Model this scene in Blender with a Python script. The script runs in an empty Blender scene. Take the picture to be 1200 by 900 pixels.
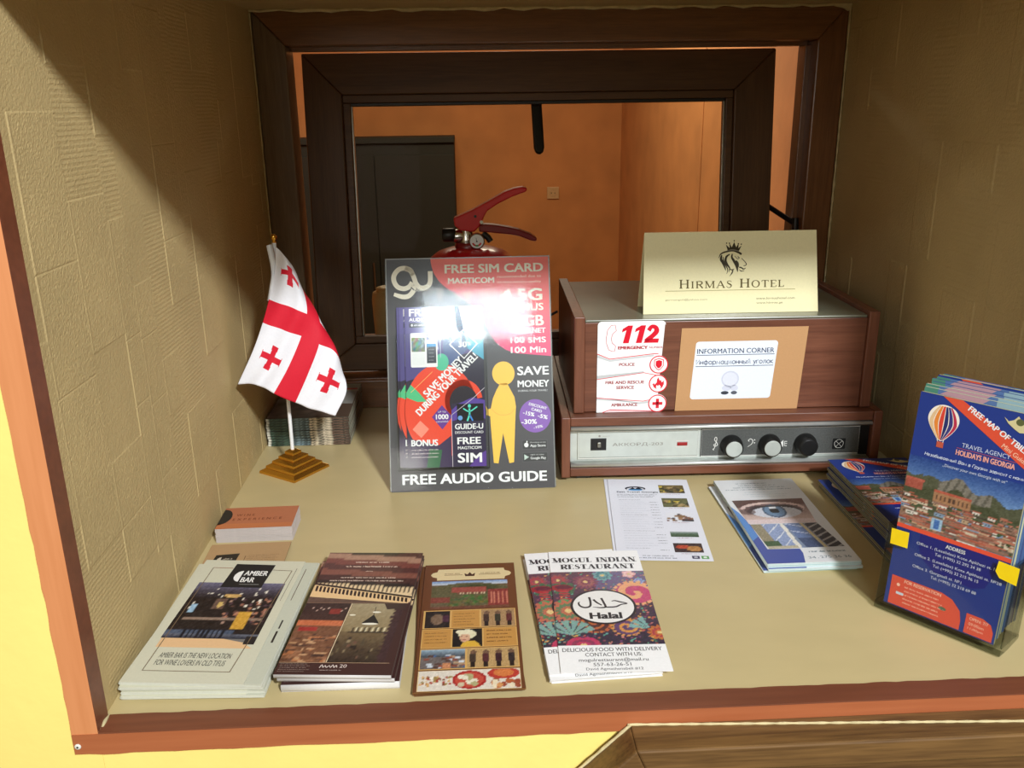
import bpy, math, random
import numpy as np
from mathutils import Vector, Matrix, Euler
SC = bpy.context.scene
C = SC.collection
R = math.radians
PI = math.pi
rnd = random.Random(7)

# ------------------------------------------------------------------ camera
cam = bpy.data.objects.new('camera', bpy.data.cameras.new('camera'))
C.objects.link(cam)
r_ = Vector((0.9988253, -0.04642282, -0.01389048)); u_ = Vector((0.02738323, 0.30426013, 0.95219532)); f_ = Vector((0.03997728, 0.95145714, -0.30517392))
m = Matrix.Identity(4)
for i in range(3):
    m[i][0] = r_[i]; m[i][1] = u_[i]; m[i][2] = -f_[i]
m[0][3], m[1][3], m[2][3] = -0.01184, -0.59513, 0.47220
cam.matrix_world = m
cam.data.sensor_width = 36; cam.data.lens = 30.72; cam.data.clip_start = .01
SC.camera = cam
# ------------------------------------------------------------------ light, exposure
SC.view_settings.view_transform = 'Standard'; SC.view_settings.look = 'None'
SC.view_settings.gamma = 1; SC.view_settings.exposure = 0.0
W = bpy.data.worlds.new('room_daylight'); SC.world = W; W.use_nodes = True
W.node_tree.nodes['Background'].inputs[0].default_value = (1.0, .78, .46, 1)
W.node_tree.nodes['Background'].inputs[1].default_value = .22

def area(name, loc, target, size, power, color, size_y=None):
    l = bpy.data.lights.new(name, 'AREA'); l.energy = power; l.color = color; l.size = size
    if size_y: l.shape = 'RECTANGLE'; l.size_y = size_y
    o = bpy.data.objects.new(name, l); C.objects.link(o); o.location = loc
    o.rotation_euler = (Vector(target) - Vector(loc)).to_track_quat('-Z', 'Y').to_euler()
    return o
area('assumed_daylight', (1.0, -2.2, 1.96), (0, .2, .1), .24, 118, (.93, .97, 1.0))  # source out of view, assumed from the shadow line on the left wall
area('added_glare_light', (.0, -2.9, 1.90), (0, .45, .15), .60, 17, (.82, .93, 1.0), .26)  # unseen source added to put the glare on the acrylic poster
area('front_left_fill', (-1.15, -3.7, .95), (-.1, .7, .4), 1.6, 20, (1.0, .97, .90), .9)  # added soft fill from the front left
area('added_back_room_light', (.0, 2.7, 1.25), (0, 2.9, 0), .9, 34, (1.0, .92, .78))  # added light to brighten the orange room, no lamp is visible there

# ------------------------------------------------------------------ materials
def srgb(c):
    return tuple((x/255/12.92 if x/255 <= .04045 else ((x/255+.055)/1.055)**2.4) for x in c)
MATS = {}
def nmat(name):
    m = bpy.data.materials.new(name); m.use_nodes = True; MATS[name] = m
    nt = m.node_tree; b = nt.nodes['Principled BSDF']
    return m, nt, b
def N(nt, t, **k):
    n = nt.nodes.new(t)
    for a, v in k.items():
        if a in ('inputs',):
            for i, x in v.items(): n.inputs[i].default_value = x
        else: setattr(n, a, v)
    return n
def plain(name, col, rough=.5, metal=0, spec=.5, noise=.06, nscale=60, bump=0, bscale=200, coat=0, stretch=(1,1,1)):
    m, nt, b = nmat(name)
    b.inputs['Roughness'].default_value = rough; b.inputs['Metallic'].default_value = metal
    b.inputs['Specular IOR Level'].default_value = spec; b.inputs['Coat Weight'].default_value = coat
    tc = N(nt, 'ShaderNodeTexCoord'); mp = N(nt, 'ShaderNodeMapping'); mp.inputs['Scale'].default_value = stretch
    nt.links.new(tc.outputs['Object'], mp.inputs[0])
    nz = N(nt, 'ShaderNodeTexNoise'); nz.inputs['Scale'].default_value = nscale; nz.inputs['Detail'].default_value = 5
    nt.links.new(mp.outputs[0], nz.inputs['Vector'])
    c = srgb(col); rp = N(nt, 'ShaderNodeValToRGB')
    rp.color_ramp.elements[0].position = .3; rp.color_ramp.elements[1].position = .7
    rp.color_ramp.elements[0].color = (*[max(0, x*(1-noise*2)) for x in c], 1)
    rp.color_ramp.elements[1].color = (*[min(1, x*(1+noise*2)) for x in c], 1)
    nt.links.new(nz.outputs[0], rp.inputs[0]); nt.links.new(rp.outputs[0], b.inputs['Base Color'])
    if bump:
        n2 = N(nt, 'ShaderNodeTexNoise'); n2.inputs['Scale'].default_value = bscale; n2.inputs['Detail'].default_value = 4
        nt.links.new(mp.outputs[0], n2.inputs['Vector'])
        bp = N(nt, 'ShaderNodeBump'); bp.inputs['Strength'].default_value = bump; bp.inputs['Distance'].default_value = .002
        nt.links.new(n2.outputs[0], bp.inputs['Height']); nt.links.new(bp.outputs[0], b.inputs['Normal'])
    return m
def wood(name, dark, light, axis=0, rough=.4, scale=18, coat=0, bump=.15, spec=.5):
    m, nt, b = nmat(name)
    b.inputs['Roughness'].default_value = rough; b.inputs['Coat Weight'].default_value = coat; b.inputs['Coat Roughness'].default_value = .25
    b.inputs['Specular IOR Level'].default_value = spec
    tc = N(nt, 'ShaderNodeTexCoord'); mp = N(nt, 'ShaderNodeMapping')
    s = [scale*1.0]*3; s[axis] = scale*.06
    mp.inputs['Scale'].default_value = s
    nt.links.new(tc.outputs['Object'], mp.inputs[0])
    n1 = N(nt, 'ShaderNodeTexNoise'); n1.inputs['Scale'].default_value = 3; n1.inputs['Detail'].default_value = 8; n1.inputs['Distortion'].default_value = .6
    n2 = N(nt, 'ShaderNodeTexNoise'); n2.inputs['Scale'].default_value = 16; n2.inputs['Detail'].default_value = 4
    nt.links.new(mp.outputs[0], n1.inputs['Vector']); nt.links.new(mp.outputs[0], n2.inputs['Vector'])
    mx = N(nt, 'ShaderNodeMix'); mx.inputs[0].default_value = .4
    nt.links.new(n1.outputs[0], mx.inputs[2]); nt.links.new(n2.outputs[0], mx.inputs[3])
    rp = N(nt, 'ShaderNodeValToRGB')
    rp.color_ramp.elements[0].position = .36; rp.color_ramp.elements[1].position = .64
    rp.color_ramp.elements[0].color = (*srgb(dark), 1); rp.color_ramp.elements[1].color = (*srgb(light), 1)
    nt.links.new(mx.outputs[0], rp.inputs[0]); nt.links.new(rp.outputs[0], b.inputs['Base Color'])
    bp = N(nt, 'ShaderNodeBump'); bp.inputs['Strength'].default_value = bump; bp.inputs['Distance'].default_value = .001
    nt.links.new(mx.outputs[0], bp.inputs['Height']); nt.links.new(bp.outputs[0], b.inputs['Normal'])
    return m
def printed(name, rough, spec=.5):
    m, nt, b = nmat(name)
    a = N(nt, 'ShaderNodeAttribute', attribute_name='Col')
    nz = N(nt, 'ShaderNodeTexNoise'); nz.inputs['Scale'].default_value = 400; nz.inputs['Detail'].default_value = 2
    tc = N(nt, 'ShaderNodeTexCoord'); nt.links.new(tc.outputs['Object'], nz.inputs['Vector'])
    mr = N(nt, 'ShaderNodeMapRange'); mr.inputs[3].default_value = .95; mr.inputs[4].default_value = 1.05
    nt.links.new(nz.outputs[0], mr.inputs[0])
    mx = N(nt, 'ShaderNodeVectorMath', operation='SCALE')
    nt.links.new(a.outputs['Color'], mx.inputs[0]); nt.links.new(mr.outputs[0], mx.inputs['Scale'])
    nt.links.new(mx.outputs[0], b.inputs['Base Color'])
    b.inputs['Roughness'].default_value = rough; b.inputs['Specular IOR Level'].default_value = spec
    return m
def clear(name, tint, ior=1.45, rough=.02, strength=1.0):
    m = bpy.data.materials.new(name); m.use_nodes = True; MATS[name] = m
    nt = m.node_tree; nt.nodes.clear()
    out = N(nt, 'ShaderNodeOutputMaterial'); tr = N(nt, 'ShaderNodeBsdfTransparent'); gl = N(nt, 'ShaderNodeBsdfGlossy')
    tr.inputs[0].default_value = (*tint, 1); gl.inputs['Roughness'].default_value = rough
    fr = N(nt, 'ShaderNodeFresnel'); fr.inputs[0].default_value = ior
    ml = N(nt, 'ShaderNodeMath', operation='MULTIPLY'); ml.inputs[1].default_value = strength
    ge = N(nt, 'ShaderNodeNewGeometry'); sb = N(nt, 'ShaderNodeMath', operation='SUBTRACT'); sb.inputs[0].default_value = 1.0
    m2 = N(nt, 'ShaderNodeMath', operation='MULTIPLY'); nt.links.new(ge.outputs['Backfacing'], sb.inputs[1])
    nt.links.new(fr.outputs[0], m2.inputs[0]); nt.links.new(sb.outputs[0], m2.inputs[1]); nt.links.new(m2.outputs[0], ml.inputs[0])
    mx = N(nt, 'ShaderNodeMixShader'); nt.links.new(ml.outputs[0], mx.inputs[0])
    nt.links.new(tr.outputs[0], mx.inputs[1]); nt.links.new(gl.outputs[0], mx.inputs[2]); nt.links.new(mx.outputs[0], out.inputs[0])
    return m
printed('print_gloss', .38); printed('print_matte', .6, .3); printed('print_satin', .2); printed('print_shiny', .09, .9)
plain('wallpaper', (190, 168, 118), .75, noise=.03, nscale=12, bump=.35, bscale=420)
plain('shelf_laminate', (198, 180, 132), .42, noise=.015, nscale=14, stretch=(1, 2, 1))
plain('yellow_paint', (250, 226, 128), .7, noise=.02, nscale=8, bump=.2, bscale=60)
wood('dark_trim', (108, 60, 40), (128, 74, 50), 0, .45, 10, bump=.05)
wood('orange_trim', (160, 88, 52), (178, 104, 64), 0, .45, 10, bump=.05)
wood('orange_trim_upright_lit', (206, 132, 82), (222, 148, 98), 2, .45, 10, bump=.05)  # same trim as the shelf edge, its brighter lighting put into the colour
wood('window_wood', (102, 64, 34), (130, 86, 48), 0, .33, 30, coat=.45, bump=.3)
wood('window_wood_upright', (102, 64, 34), (130, 86, 48), 2, .33, 30, coat=.45, bump=.3)
wood('window_wood_left_sheen', (98, 80, 60), (120, 100, 78), 2, .33, 30, coat=.45, bump=.3)  # same frame wood, greyed so the colour carries the left board's sheen
wood('sash_wood', (78, 52, 28), (100, 70, 40), 0, .42, 24)
wood('sash_wood_upright', (78, 52, 28), (100, 70, 40), 2, .42, 24)
wood('walnut', (98, 56, 39), (122, 74, 53), 0, .42, 26, coat=.1)
wood('walnut_upright', (98, 56, 39), (122, 74, 53), 2, .42, 26, coat=.1)
wood('oak', (82, 56, 28), (128, 94, 52), 0, .5, 22, bump=.5)
plain('orange_wall', (202, 137, 78), .8, noise=.06, nscale=6, bump=.4, bscale=30)
plain('dark_cabinet', (40, 41, 30), .7, noise=.02, nscale=3)
plain('room_floor', (120, 84, 52), .6)
plain('ceiling_white', (225, 205, 165), .8, noise=.02)
plain('chrome', (205, 205, 200), .22, metal=1, noise=.02)
plain('brushed_aluminium', (205, 212, 206), .42, metal=.35, noise=.03, nscale=60)
plain('satin_metal', (205, 208, 204), .35, metal=.6, noise=.03)
plain('gold', (222, 166, 66), .24, metal=.92, noise=.03)
plain('red_paint', (196, 22, 30), .3, coat=.3, noise=.03)
plain('dark_red_paint', (120, 18, 24), .35, coat=.2, noise=.03)
plain('black_plastic', (22, 22, 22), .4, noise=.05)
plain('grey_grille', (84, 86, 84), .5, noise=.1, nscale=500)
plain('white_plastic', (226, 224, 214), .4, noise=.02)
plain('cream_plastic', (244, 236, 178), .5, noise=.03)
plain('grey_lid', (118, 118, 100), .28, noise=.05, nscale=20)
plain('rubber', (34, 36, 34), .35, noise=.05)
plain('steel', (150, 150, 140), .35, metal=1)
plain('beige_socket', (206, 170, 120), .5, noise=.02)
plain('plaster', (205, 190, 145), .85, noise=.08, nscale=80, bump=.6, bscale=150)
plain('red_lamp', (150, 24, 26), .25, noise=.03)
plain('yellow_tape', (255, 218, 20), .4, noise=.03)
plain('white_pole', (232, 234, 236), .35, noise=.01)
clear('acrylic', (.97, .98, .97), 1.49, .07, .8)
clear('acrylic_edge', (.94, .95, .94), 1.45, .2, .7)
clear('acrylic_base', (.66, .68, .64), 1.45, .2, .8)
clear('window_glass', (.80, .78, .73), 1.45, .01, .03)

# ------------------------------------------------------------------ mesh builder
class MB:
    def __init__(s): s.v = []; s.f = []; s.c = []; s.m = []; s.sm = []
    def add(s, verts, faces, col=(200,200,200), mat=0, smooth=False, lin=False):
        b = len(s.v); s.v.extend([tuple(map(float, p)) for p in verts])
        cc = tuple(col) if lin else srgb(col)
        for f in faces:
            s.f.append([b+i for i in f]); s.c.append(cc); s.m.append(mat); s.sm.append(smooth)
        return s
    def box(s, x0, x1, y0, y1, z0, z1, col=(200,200,200), mat=0):
        v = [(x0,y0,z0),(x1,y0,z0),(x1,y1,z0),(x0,y1,z0),(x0,y0,z1),(x1,y0,z1),(x1,y1,z1),(x0,y1,z1)]
        return s.add(v, [(0,3,2,1),(4,5,6,7),(0,1,5,4),(1,2,6,5),(2,3,7,6),(3,0,4,7)], col, mat)
    def prism(s, pts, axis, a0, a1, col=(200,200,200), mat=0, smooth=False):
        # pts 2D outline, extruded along axis: 'x': pts=(y,z) 'y': pts=(x,z) 'z': pts=(x,y)
        n = len(pts)
        def P(p, a):
            return {'x': (a, p[0], p[1]), 'y': (p[0], a, p[1]), 'z': (p[0], p[1], a)}[axis]
        v = [P(p, a0) for p in pts] + [P(p, a1) for p in pts]
        s.add(v, [list(range(n))[::-1], list(range(n, 2*n))], col, mat)
        b = len(s.v) - 2*n
        for i in range(n):
            j = (i+1) % n
            s.f.append([b+i, b+j, b+n+j, b+n+i]); s.c.append(srgb(col)); s.m.append(mat); s.sm.append(smooth)
        return s
    def lathe(s, prof, o=(0,0,0), n=32, axis='z', col=(200,200,200), mat=0, smooth=True):
        v = []
        for r, h in prof:
            for k in range(n):
                a = 2*PI*k/n; x, y = r*math.cos(a), r*math.sin(a)
                p = {'z': (x, y, h), 'y': (x, h, y), 'x': (h, x, y)}[axis]
                v.append((p[0]+o[0], p[1]+o[1], p[2]+o[2]))
        f = []
        for i in range(len(prof)-1):
            for k in range(n):
                k2 = (k+1) % n
                f.append((i*n+k, i*n+k2, (i+1)*n+k2, (i+1)*n+k))
        s.add(v, f, col, mat, smooth)
        s.add([v[k] for k in range(n)], [list(range(n))[::-1]], col, mat)
        s.add([v[-n+k] for k in range(n)], [list(range(n))], col, mat)
        return s
    def tube(s, pts, r, n=10, col=(200,200,200), mat=0):
        pts = [Vector(p) for p in pts]; v = []; rr = r if isinstance(r, (list, tuple)) else [r]*len(pts)
        up = Vector((0.13, .31, .94)).normalized()
        for i, p in enumerate(pts):
            t = (pts[min(i+1, len(pts)-1)] - pts[max(i-1, 0)]).normalized()
            a = t.cross(up)
            if a.length < .05: a = t.cross(Vector((1, 0, 0)))
            a.normalize(); b = t.cross(a)
            for k in range(n):
                q = 2*PI*k/n; v.append(p + a*rr[i]*math.cos(q) + b*rr[i]*math.sin(q))
        f = [(i*n+k, i*n+(k+1) % n, (i+1)*n+(k+1) % n, (i+1)*n+k) for i in range(len(pts)-1) for k in range(n)]
        s.add(v, f, col, mat, True)
        s.add(v[:n], [list(range(n))], col, mat); s.add(v[-n:], [list(range(n))], col, mat)
        return s
    def build(s, name, mat, parent=None, loc=None, rot=None, bevel=0, seg=2):
        me = bpy.data.meshes.new(name); me.from_pydata(s.v, [], s.f)
        mats = mat if isinstance(mat, (list, tuple)) else [mat]
        for q in mats: me.materials.append(MATS[q])
        me.polygons.foreach_set('material_index', s.m)
        me.polygons.foreach_set('use_smooth', s.sm)
        if any(q.startswith('print') for q in mats):
            at = me.color_attributes.new('Col', 'FLOAT_COLOR', 'CORNER')
            out = []
            for f, c in zip(s.f, s.c):
                if len(c) == 3 and not isinstance(c[0], tuple): out.extend([(c[0], c[1], c[2], 1)]*len(f))
                else: out.extend([(*q, 1) for q in c])
            at.data.foreach_set('color', np.array(out, dtype=np.float32).ravel())
        me.update()
        o = bpy.data.objects.new(name, me); C.objects.link(o)
        if parent: o.parent = parent
        if loc: o.location = loc
        if rot: o.rotation_euler = rot
        if bevel:
            b = o.modifiers.new('bevel', 'BEVEL'); b.width = bevel; b.segments = seg; b.limit_method = 'ANGLE'; b.angle_limit = R(40)
        return o
def tag(o, label, cat=None, group=None, kind=None):
    if label: o['label'] = label
    if cat: o['category'] = cat
    if group: o['group'] = group
    if kind: o['kind'] = kind
    return o
def empty(name, loc, rz=0, label=None, cat=None, group=None, kind=None, rot=None):
    o = bpy.data.objects.new(name, None); C.objects.link(o); o.location = loc
    o.rotation_euler = rot if rot else (0, 0, rz); o.empty_display_size = .02
    return tag(o, label, cat, group, kind)
def part(name, parent, mat, b, bevel=.001, label=None):
    o = MB().box(*b).build(name, mat, parent, bevel=bevel)
    if label: o['label'] = label
    return o

# ------------------------------------------------------------------ flat print
_tc = {}
def textmesh(s, bold=0.0, sp=1.0):
    k = (s, bold, sp)
    if k in _tc: return _tc[k]
    cu = bpy.data.curves.new('t', 'FONT'); cu.body = s; cu.offset = -.001; cu.resolution_u = 3; cu.space_character = sp; cu.fill_mode = 'FRONT'
    ob = bpy.data.objects.new('t', cu); C.objects.link(ob)
    bpy.context.view_layer.update()
    dg = bpy.context.evaluated_depsgraph_get()
    me = bpy.data.meshes.new_from_object(ob.evaluated_get(dg))
    v = [(p.co.x, p.co.y) for p in me.vertices]; f = [list(p.vertices) for p in me.polygons]
    bpy.data.objects.remove(ob); bpy.data.curves.remove(cu); bpy.data.meshes.remove(me)
    if v:
        xs = [p[0] for p in v]; ys = [p[1] for p in v]; x0, x1, y0, y1 = min(xs), max(xs), min(ys), max(ys)
        v = [((x-x0)/max(1e-6, x1-x0), (y-y0)/max(1e-6, y1-y0)) for x, y in v]
    _tc[k] = (v, f); return _tc[k]
def cat_rom(pts, n=8, closed=False):
    P = [np.array(p, float) for p in pts]; out = []
    m = len(P); rng = range(m if closed else m-1)
    for i in rng:
        p0 = P[(i-1) % m] if closed or i > 0 else 2*P[0]-P[1]
        p1 = P[i]; p2 = P[(i+1) % m]
        p3 = P[(i+2) % m] if closed or i+2 < m else 2*P[-1]-P[-2]
        for k in range(n):
            t = k/n
            out.append(.5*((2*p1)+(-p0+p2)*t+(2*p0-5*p1+4*p2-p3)*t*t+(-p0+3*p1-3*p2+p3)*t**3))
    if not closed: out.append(P[-1])
    return [tuple(q) for q in out]
class Canvas:
    """flat print in millimetres, stacked in ink layers"""
    def __init__(s): s.items = []; s.L = 1
    def add(s, v, f, col, L=None, percorner=None):
        s.items.append((v, f, col, L or s.L, percorner)); return s
    def rect(s, x0, y0, x1, y1, col, L=None): return s.add([(x0,y0),(x1,y0),(x1,y1),(x0,y1)], [(0,1,2,3)], col, L)
    def poly(s, pts, col, L=None): return s.add(list(pts), [list(range(len(pts)))], col, L)
    def ell(s, cx, cy, rx, ry, col, L=None, n=40, a0=0, a1=2*PI):
        return s.poly([(cx+rx*math.cos(a0+(a1-a0)*k/n), cy+ry*math.sin(a0+(a1-a0)*k/n)) for k in range(n if a1-a0 > 6.2 else n+1)], col, L)
    def rrect(s, x0, y0, x1, y1, r, col, L=None):
        p = []
        for cx, cy, a in ((x1-r,y1-r,0),(x0+r,y1-r,90),(x0+r,y0+r,180),(x1-r,y0+r,270)):
            for k in range(7): q = R(a+15*k); p.append((cx+r*math.cos(q), cy+r*math.sin(q)))
        return s.poly(p, col, L)
    def stroke(s, pts, w, col, L=None, smooth=0, closed=False):
        if smooth: 
            if not isinstance(w, (int, float)):
                w2 = [p[0] for p in cat_rom([(q, 0) for q in w], smooth, closed)]; w = w2
            pts = cat_rom(pts, smooth, closed)
        n = len(pts); ww = w if not isinstance(w, (int, float)) else [w]*n
        l = []; r = []
        for i in range(n):
            a = pts[(i-1) % n] if (closed or i > 0) else pts[i]; b = pts[(i+1) % n] if (closed or i < n-1) else pts[i]
            dx, dy = b[0]-a[0], b[1]-a[1]; d = math.hypot(dx, dy) or 1; nx, ny = -dy/d, dx/d; h = ww[i]/2
            l.append((pts[i][0]+nx*h, pts[i][1]+ny*h)); r.append((pts[i][0]-nx*h, pts[i][1]-ny*h))
        f = [(i, i+1, n+i+1, n+i) for i in range(n-1)] + ([(n-1, 0, n, 2*n-1)] if closed else [])
        return s.add(l+r, [tuple(reversed(q)) for q in f], col, L)
    def text(s, t, x, y, w, h, col, bold=.0, shear=0, rot=0, L=None, sp=1.0):
        v, f = textmesh(t, 0, sp); ca, sa = math.cos(R(rot)), math.sin(R(rot))
        k = bold*h*1.35
        for kk, (ox, oy) in enumerate([(0, 0)] if not bold else ([(-k, -k*.5), (k, -k*.5), (k, k*.5), (-k, k*.5)] if bold >= .02 else [(-k, 0), (k, 0)])):
            o = []
            for a, b in v:
                px, py = a*(w-2*k) + k + ox + shear*b*h, b*(h-k) + k*.5 + oy; o.append((x+px*ca-py*sa, y+px*sa+py*ca))
            s.add(o, f, col, (L or s.L+1)+kk*.22)
        return s
    def dashes(s, x0, x1, y, h, col, seed=0, L=None, rot=0):
        g = random.Random(seed*77+int(y*10)); x = x0; v = []; f = []; lw = h*.72; st = h*.2
        def rc(a, b, c, d): k = len(v); v.extend([(a,b),(c,b),(c,d),(a,d)]); f.append((k,k+1,k+2,k+3))
        while x < x1-lw:
            n = g.randint(3, 9)
            for _ in range(n):
                if x > x1-lw: break
                hh = h*(1 if g.random() < .22 else .74); q = g.random()
                if q < .8: rc(x, y, x+st, y+hh)
                if q > .35: rc(x+lw*.58, y, x+lw*.58+st, y+h*.72)
                t = g.random()
                if t < .6: rc(x, y+h*.58, x+lw*.7, y+h*.74)
                if t > .3: rc(x, y, x+lw*.7, y+h*.15)
                if .5 < t < .8: rc(x, y+h*.3, x+lw*.7, y+h*.44)
                x += lw
            x += lw*.7
        if rot:
            ca, sa = math.cos(R(rot)), math.sin(R(rot)); v = [(x0+(p-x0)*ca-(q-y)*sa, y+(p-x0)*sa+(q-y)*ca) for p, q in v]
        return s.add(v, f, col, L or s.L+1)
    def image(s, a, x0, y0, x1, y1, L=None, shear=0, quad=None):
        # a: rows from top, sRGB 0..255, colours at the grid points
        h, w = a.shape[:2]; a = np.clip(a, 0, 255)/255; a = a*.80+a.mean(axis=2, keepdims=True)*.20; lin = np.where(a <= .04045, a/12.92, ((a+.055)/1.055)**2.4)
        v = []; cc = []
        for j in range(h):
            for i in range(w):
                p, q = i/(w-1), 1-j/(h-1)
                if quad:
                    BL, BR, TR, TL = quad
                    v.append(tuple((1-p)*(1-q)*BL[k]+p*(1-q)*BR[k]+p*q*TR[k]+(1-p)*q*TL[k] for k in (0, 1)))
                else: v.append((x0+(x1-x0)*p, y0+(y1-y0)*q))
        f = []; 
        for j in range(h-1):
            for i in range(w-1):
                q = ((j+1)*w+i, (j+1)*w+i+1, j*w+i+1, j*w+i); f.append(q); cc.append(tuple(tuple(lin[k//w, k % w]) for k in q))
        return s.add(v, f, None, L or s.L+1, cc)
    def put(s, mb, o, ux, uy, mat=0, clip=None, e=.00006, bend=None):
        o = Vector(o); ux = Vector(ux).normalized(); uy = Vector(uy).normalized(); nn = ux.cross(uy)
        for v, f, col, L, pc in s.items:
            pts = []
            for x, y in v:
                if clip: x = min(max(x, clip[0]), clip[2]); y = min(max(y, clip[1]), clip[3])
                p = o + ux*x*.001 + uy*y*.001 + nn*e*L
                pts.append(p)
            b = len(mb.v); mb.v.extend([tuple(p) for p in pts])
            c0 = srgb(col) if col is not None else None
            for i, q in enumerate(f):
                mb.f.append([b+k for k in q]); mb.c.append(pc[i] if pc else c0); mb.m.append(mat); mb.sm.append(False)
        return mb

# single-stroke letters for the Cyrillic lines
O_ = [(.28,.0),(.06,.12),(0,.35),(.06,.58),(.28,.7),(.5,.58),(.56,.35),(.5,.12),(.28,0)]
CY = {'И': (.8, [[(0,1),(0,0),(.62,1),(.62,0)]]), 'Н': (.8, [[(0,0),(0,1)],[(.6,0),(.6,1)],[(0,.52),(.6,.52)]]), 'В': (.75, [[(0,0),(0,1),(.36,1),(.5,.88),(.5,.66),(.36,.54),(0,.54)],[(.36,.54),(.56,.42),(.58,.15),(.4,0),(0,0)]]),
 'Г': (.65, [[(0,0),(0,1),(.5,1)]]), 'н': (.68, [[(0,0),(0,.7)],[(.48,0),(.48,.7)],[(0,.37),(.48,.37)]]), 'ф': (.92, [[(.36,-.25),(.36,.95)],[(.36,.0),(.08,.1),(0,.35),(.08,.6),(.36,.7),(.64,.6),(.72,.35),(.64,.1),(.36,0)]]),
 'о': (.74, [O_]), 'р': (.74, [[(0,-.25),(0,.7)],[(0,.55),(.2,.7),(.42,.66),(.54,.5),(.54,.2),(.42,.04),(.2,0),(0,.14)]]), 'м': (.82, [[(0,0),(.04,.7),(.31,.12),(.58,.7),(.62,0)]]),
 'а': (.72, [[(.5,.56),(.3,.7),(.08,.6),(0,.35),(.08,.1),(.3,0),(.5,.16)],[(.5,.7),(.5,0)]]), 'ц': (.74, [[(0,.7),(0,0),(.56,0),(.56,-.18)],[(.46,0),(.46,.7)]]), 'и': (.68, [[(0,.7),(0,0),(.48,.7),(.48,0)]]),
 'й': (.68, [[(0,.7),(0,0),(.48,.7),(.48,0)],[(.1,.95),(.24,.84),(.38,.95)]]), 'ы': (.84, [[(0,.7),(0,0),(.3,0),(.4,.1),(.4,.28),(.3,.38),(0,.38)],[(.62,0),(.62,.7)]]), 'у': (.64, [[(0,.7),(.24,.08)],[(.5,.7),(.16,-.22),(0,-.25)]]),
 'г': (.52, [[(0,0),(0,.7),(.38,.7)]]), 'л': (.68, [[(0,0),(.1,.1),(.16,.7),(.48,.7),(.48,0)]]), 'к': (.62, [[(0,0),(0,.7)],[(.42,.7),(.02,.34),(.46,0)]]), 'п': (.66, [[(0,0),(0,.7),(.46,.7),(.46,0)]]),
 'е': (.7, [[(0,.36),(.52,.36),(.46,.6),(.28,.7),(.08,.6),(0,.35),(.08,.1),(.28,0),(.5,.1)]]), 'з': (.6, [[(.02,.62),(.2,.7),(.4,.62),(.38,.42),(.18,.37)],[(.18,.37),(.42,.3),(.44,.08),(.22,0),(0,.08)]]), 'б': (.72, [[(.5,1),(.1,.85),(0,.5),(0,.25),(.1,.03),(.3,0),(.5,.15),(.5,.45),(.3,.6),(.02,.45)]]),
 'в': (.64, [[(0,0),(0,.7),(.28,.7),(.38,.6),(.36,.42),(0,.38)],[(.3,.38),(.44,.28),(.42,.06),(.28,0),(0,0)]]), 'с': (.62, [[(.46,.6),(.28,.7),(.08,.6),(0,.35),(.08,.1),(.28,0),(.46,.1)]]), 'т': (.6, [[(.22,0),(.22,.7)],[(0,.7),(.44,.7)]]), 'щ': (.9, [[(0,.7),(0,0),(.7,0),(.7,-.16)],[(.3,0),(.3,.7)],[(.6,0),(.6,.7)]]), ' ': (.4, [])}
def cyr(cv, t, x, y, w, h, col, wt=.11, L=3, slant=0):
    tot = sum(CY[c][0] for c in t)-.15; sx = w/tot
    for c in t:
        a, st = CY[c]
        for k, p in enumerate(st): cv.stroke([(x+q*sx+slant*r*h, y+r*h) for q, r in p], wt*h, col, L=L+.2*k)
        x += a*sx
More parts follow.
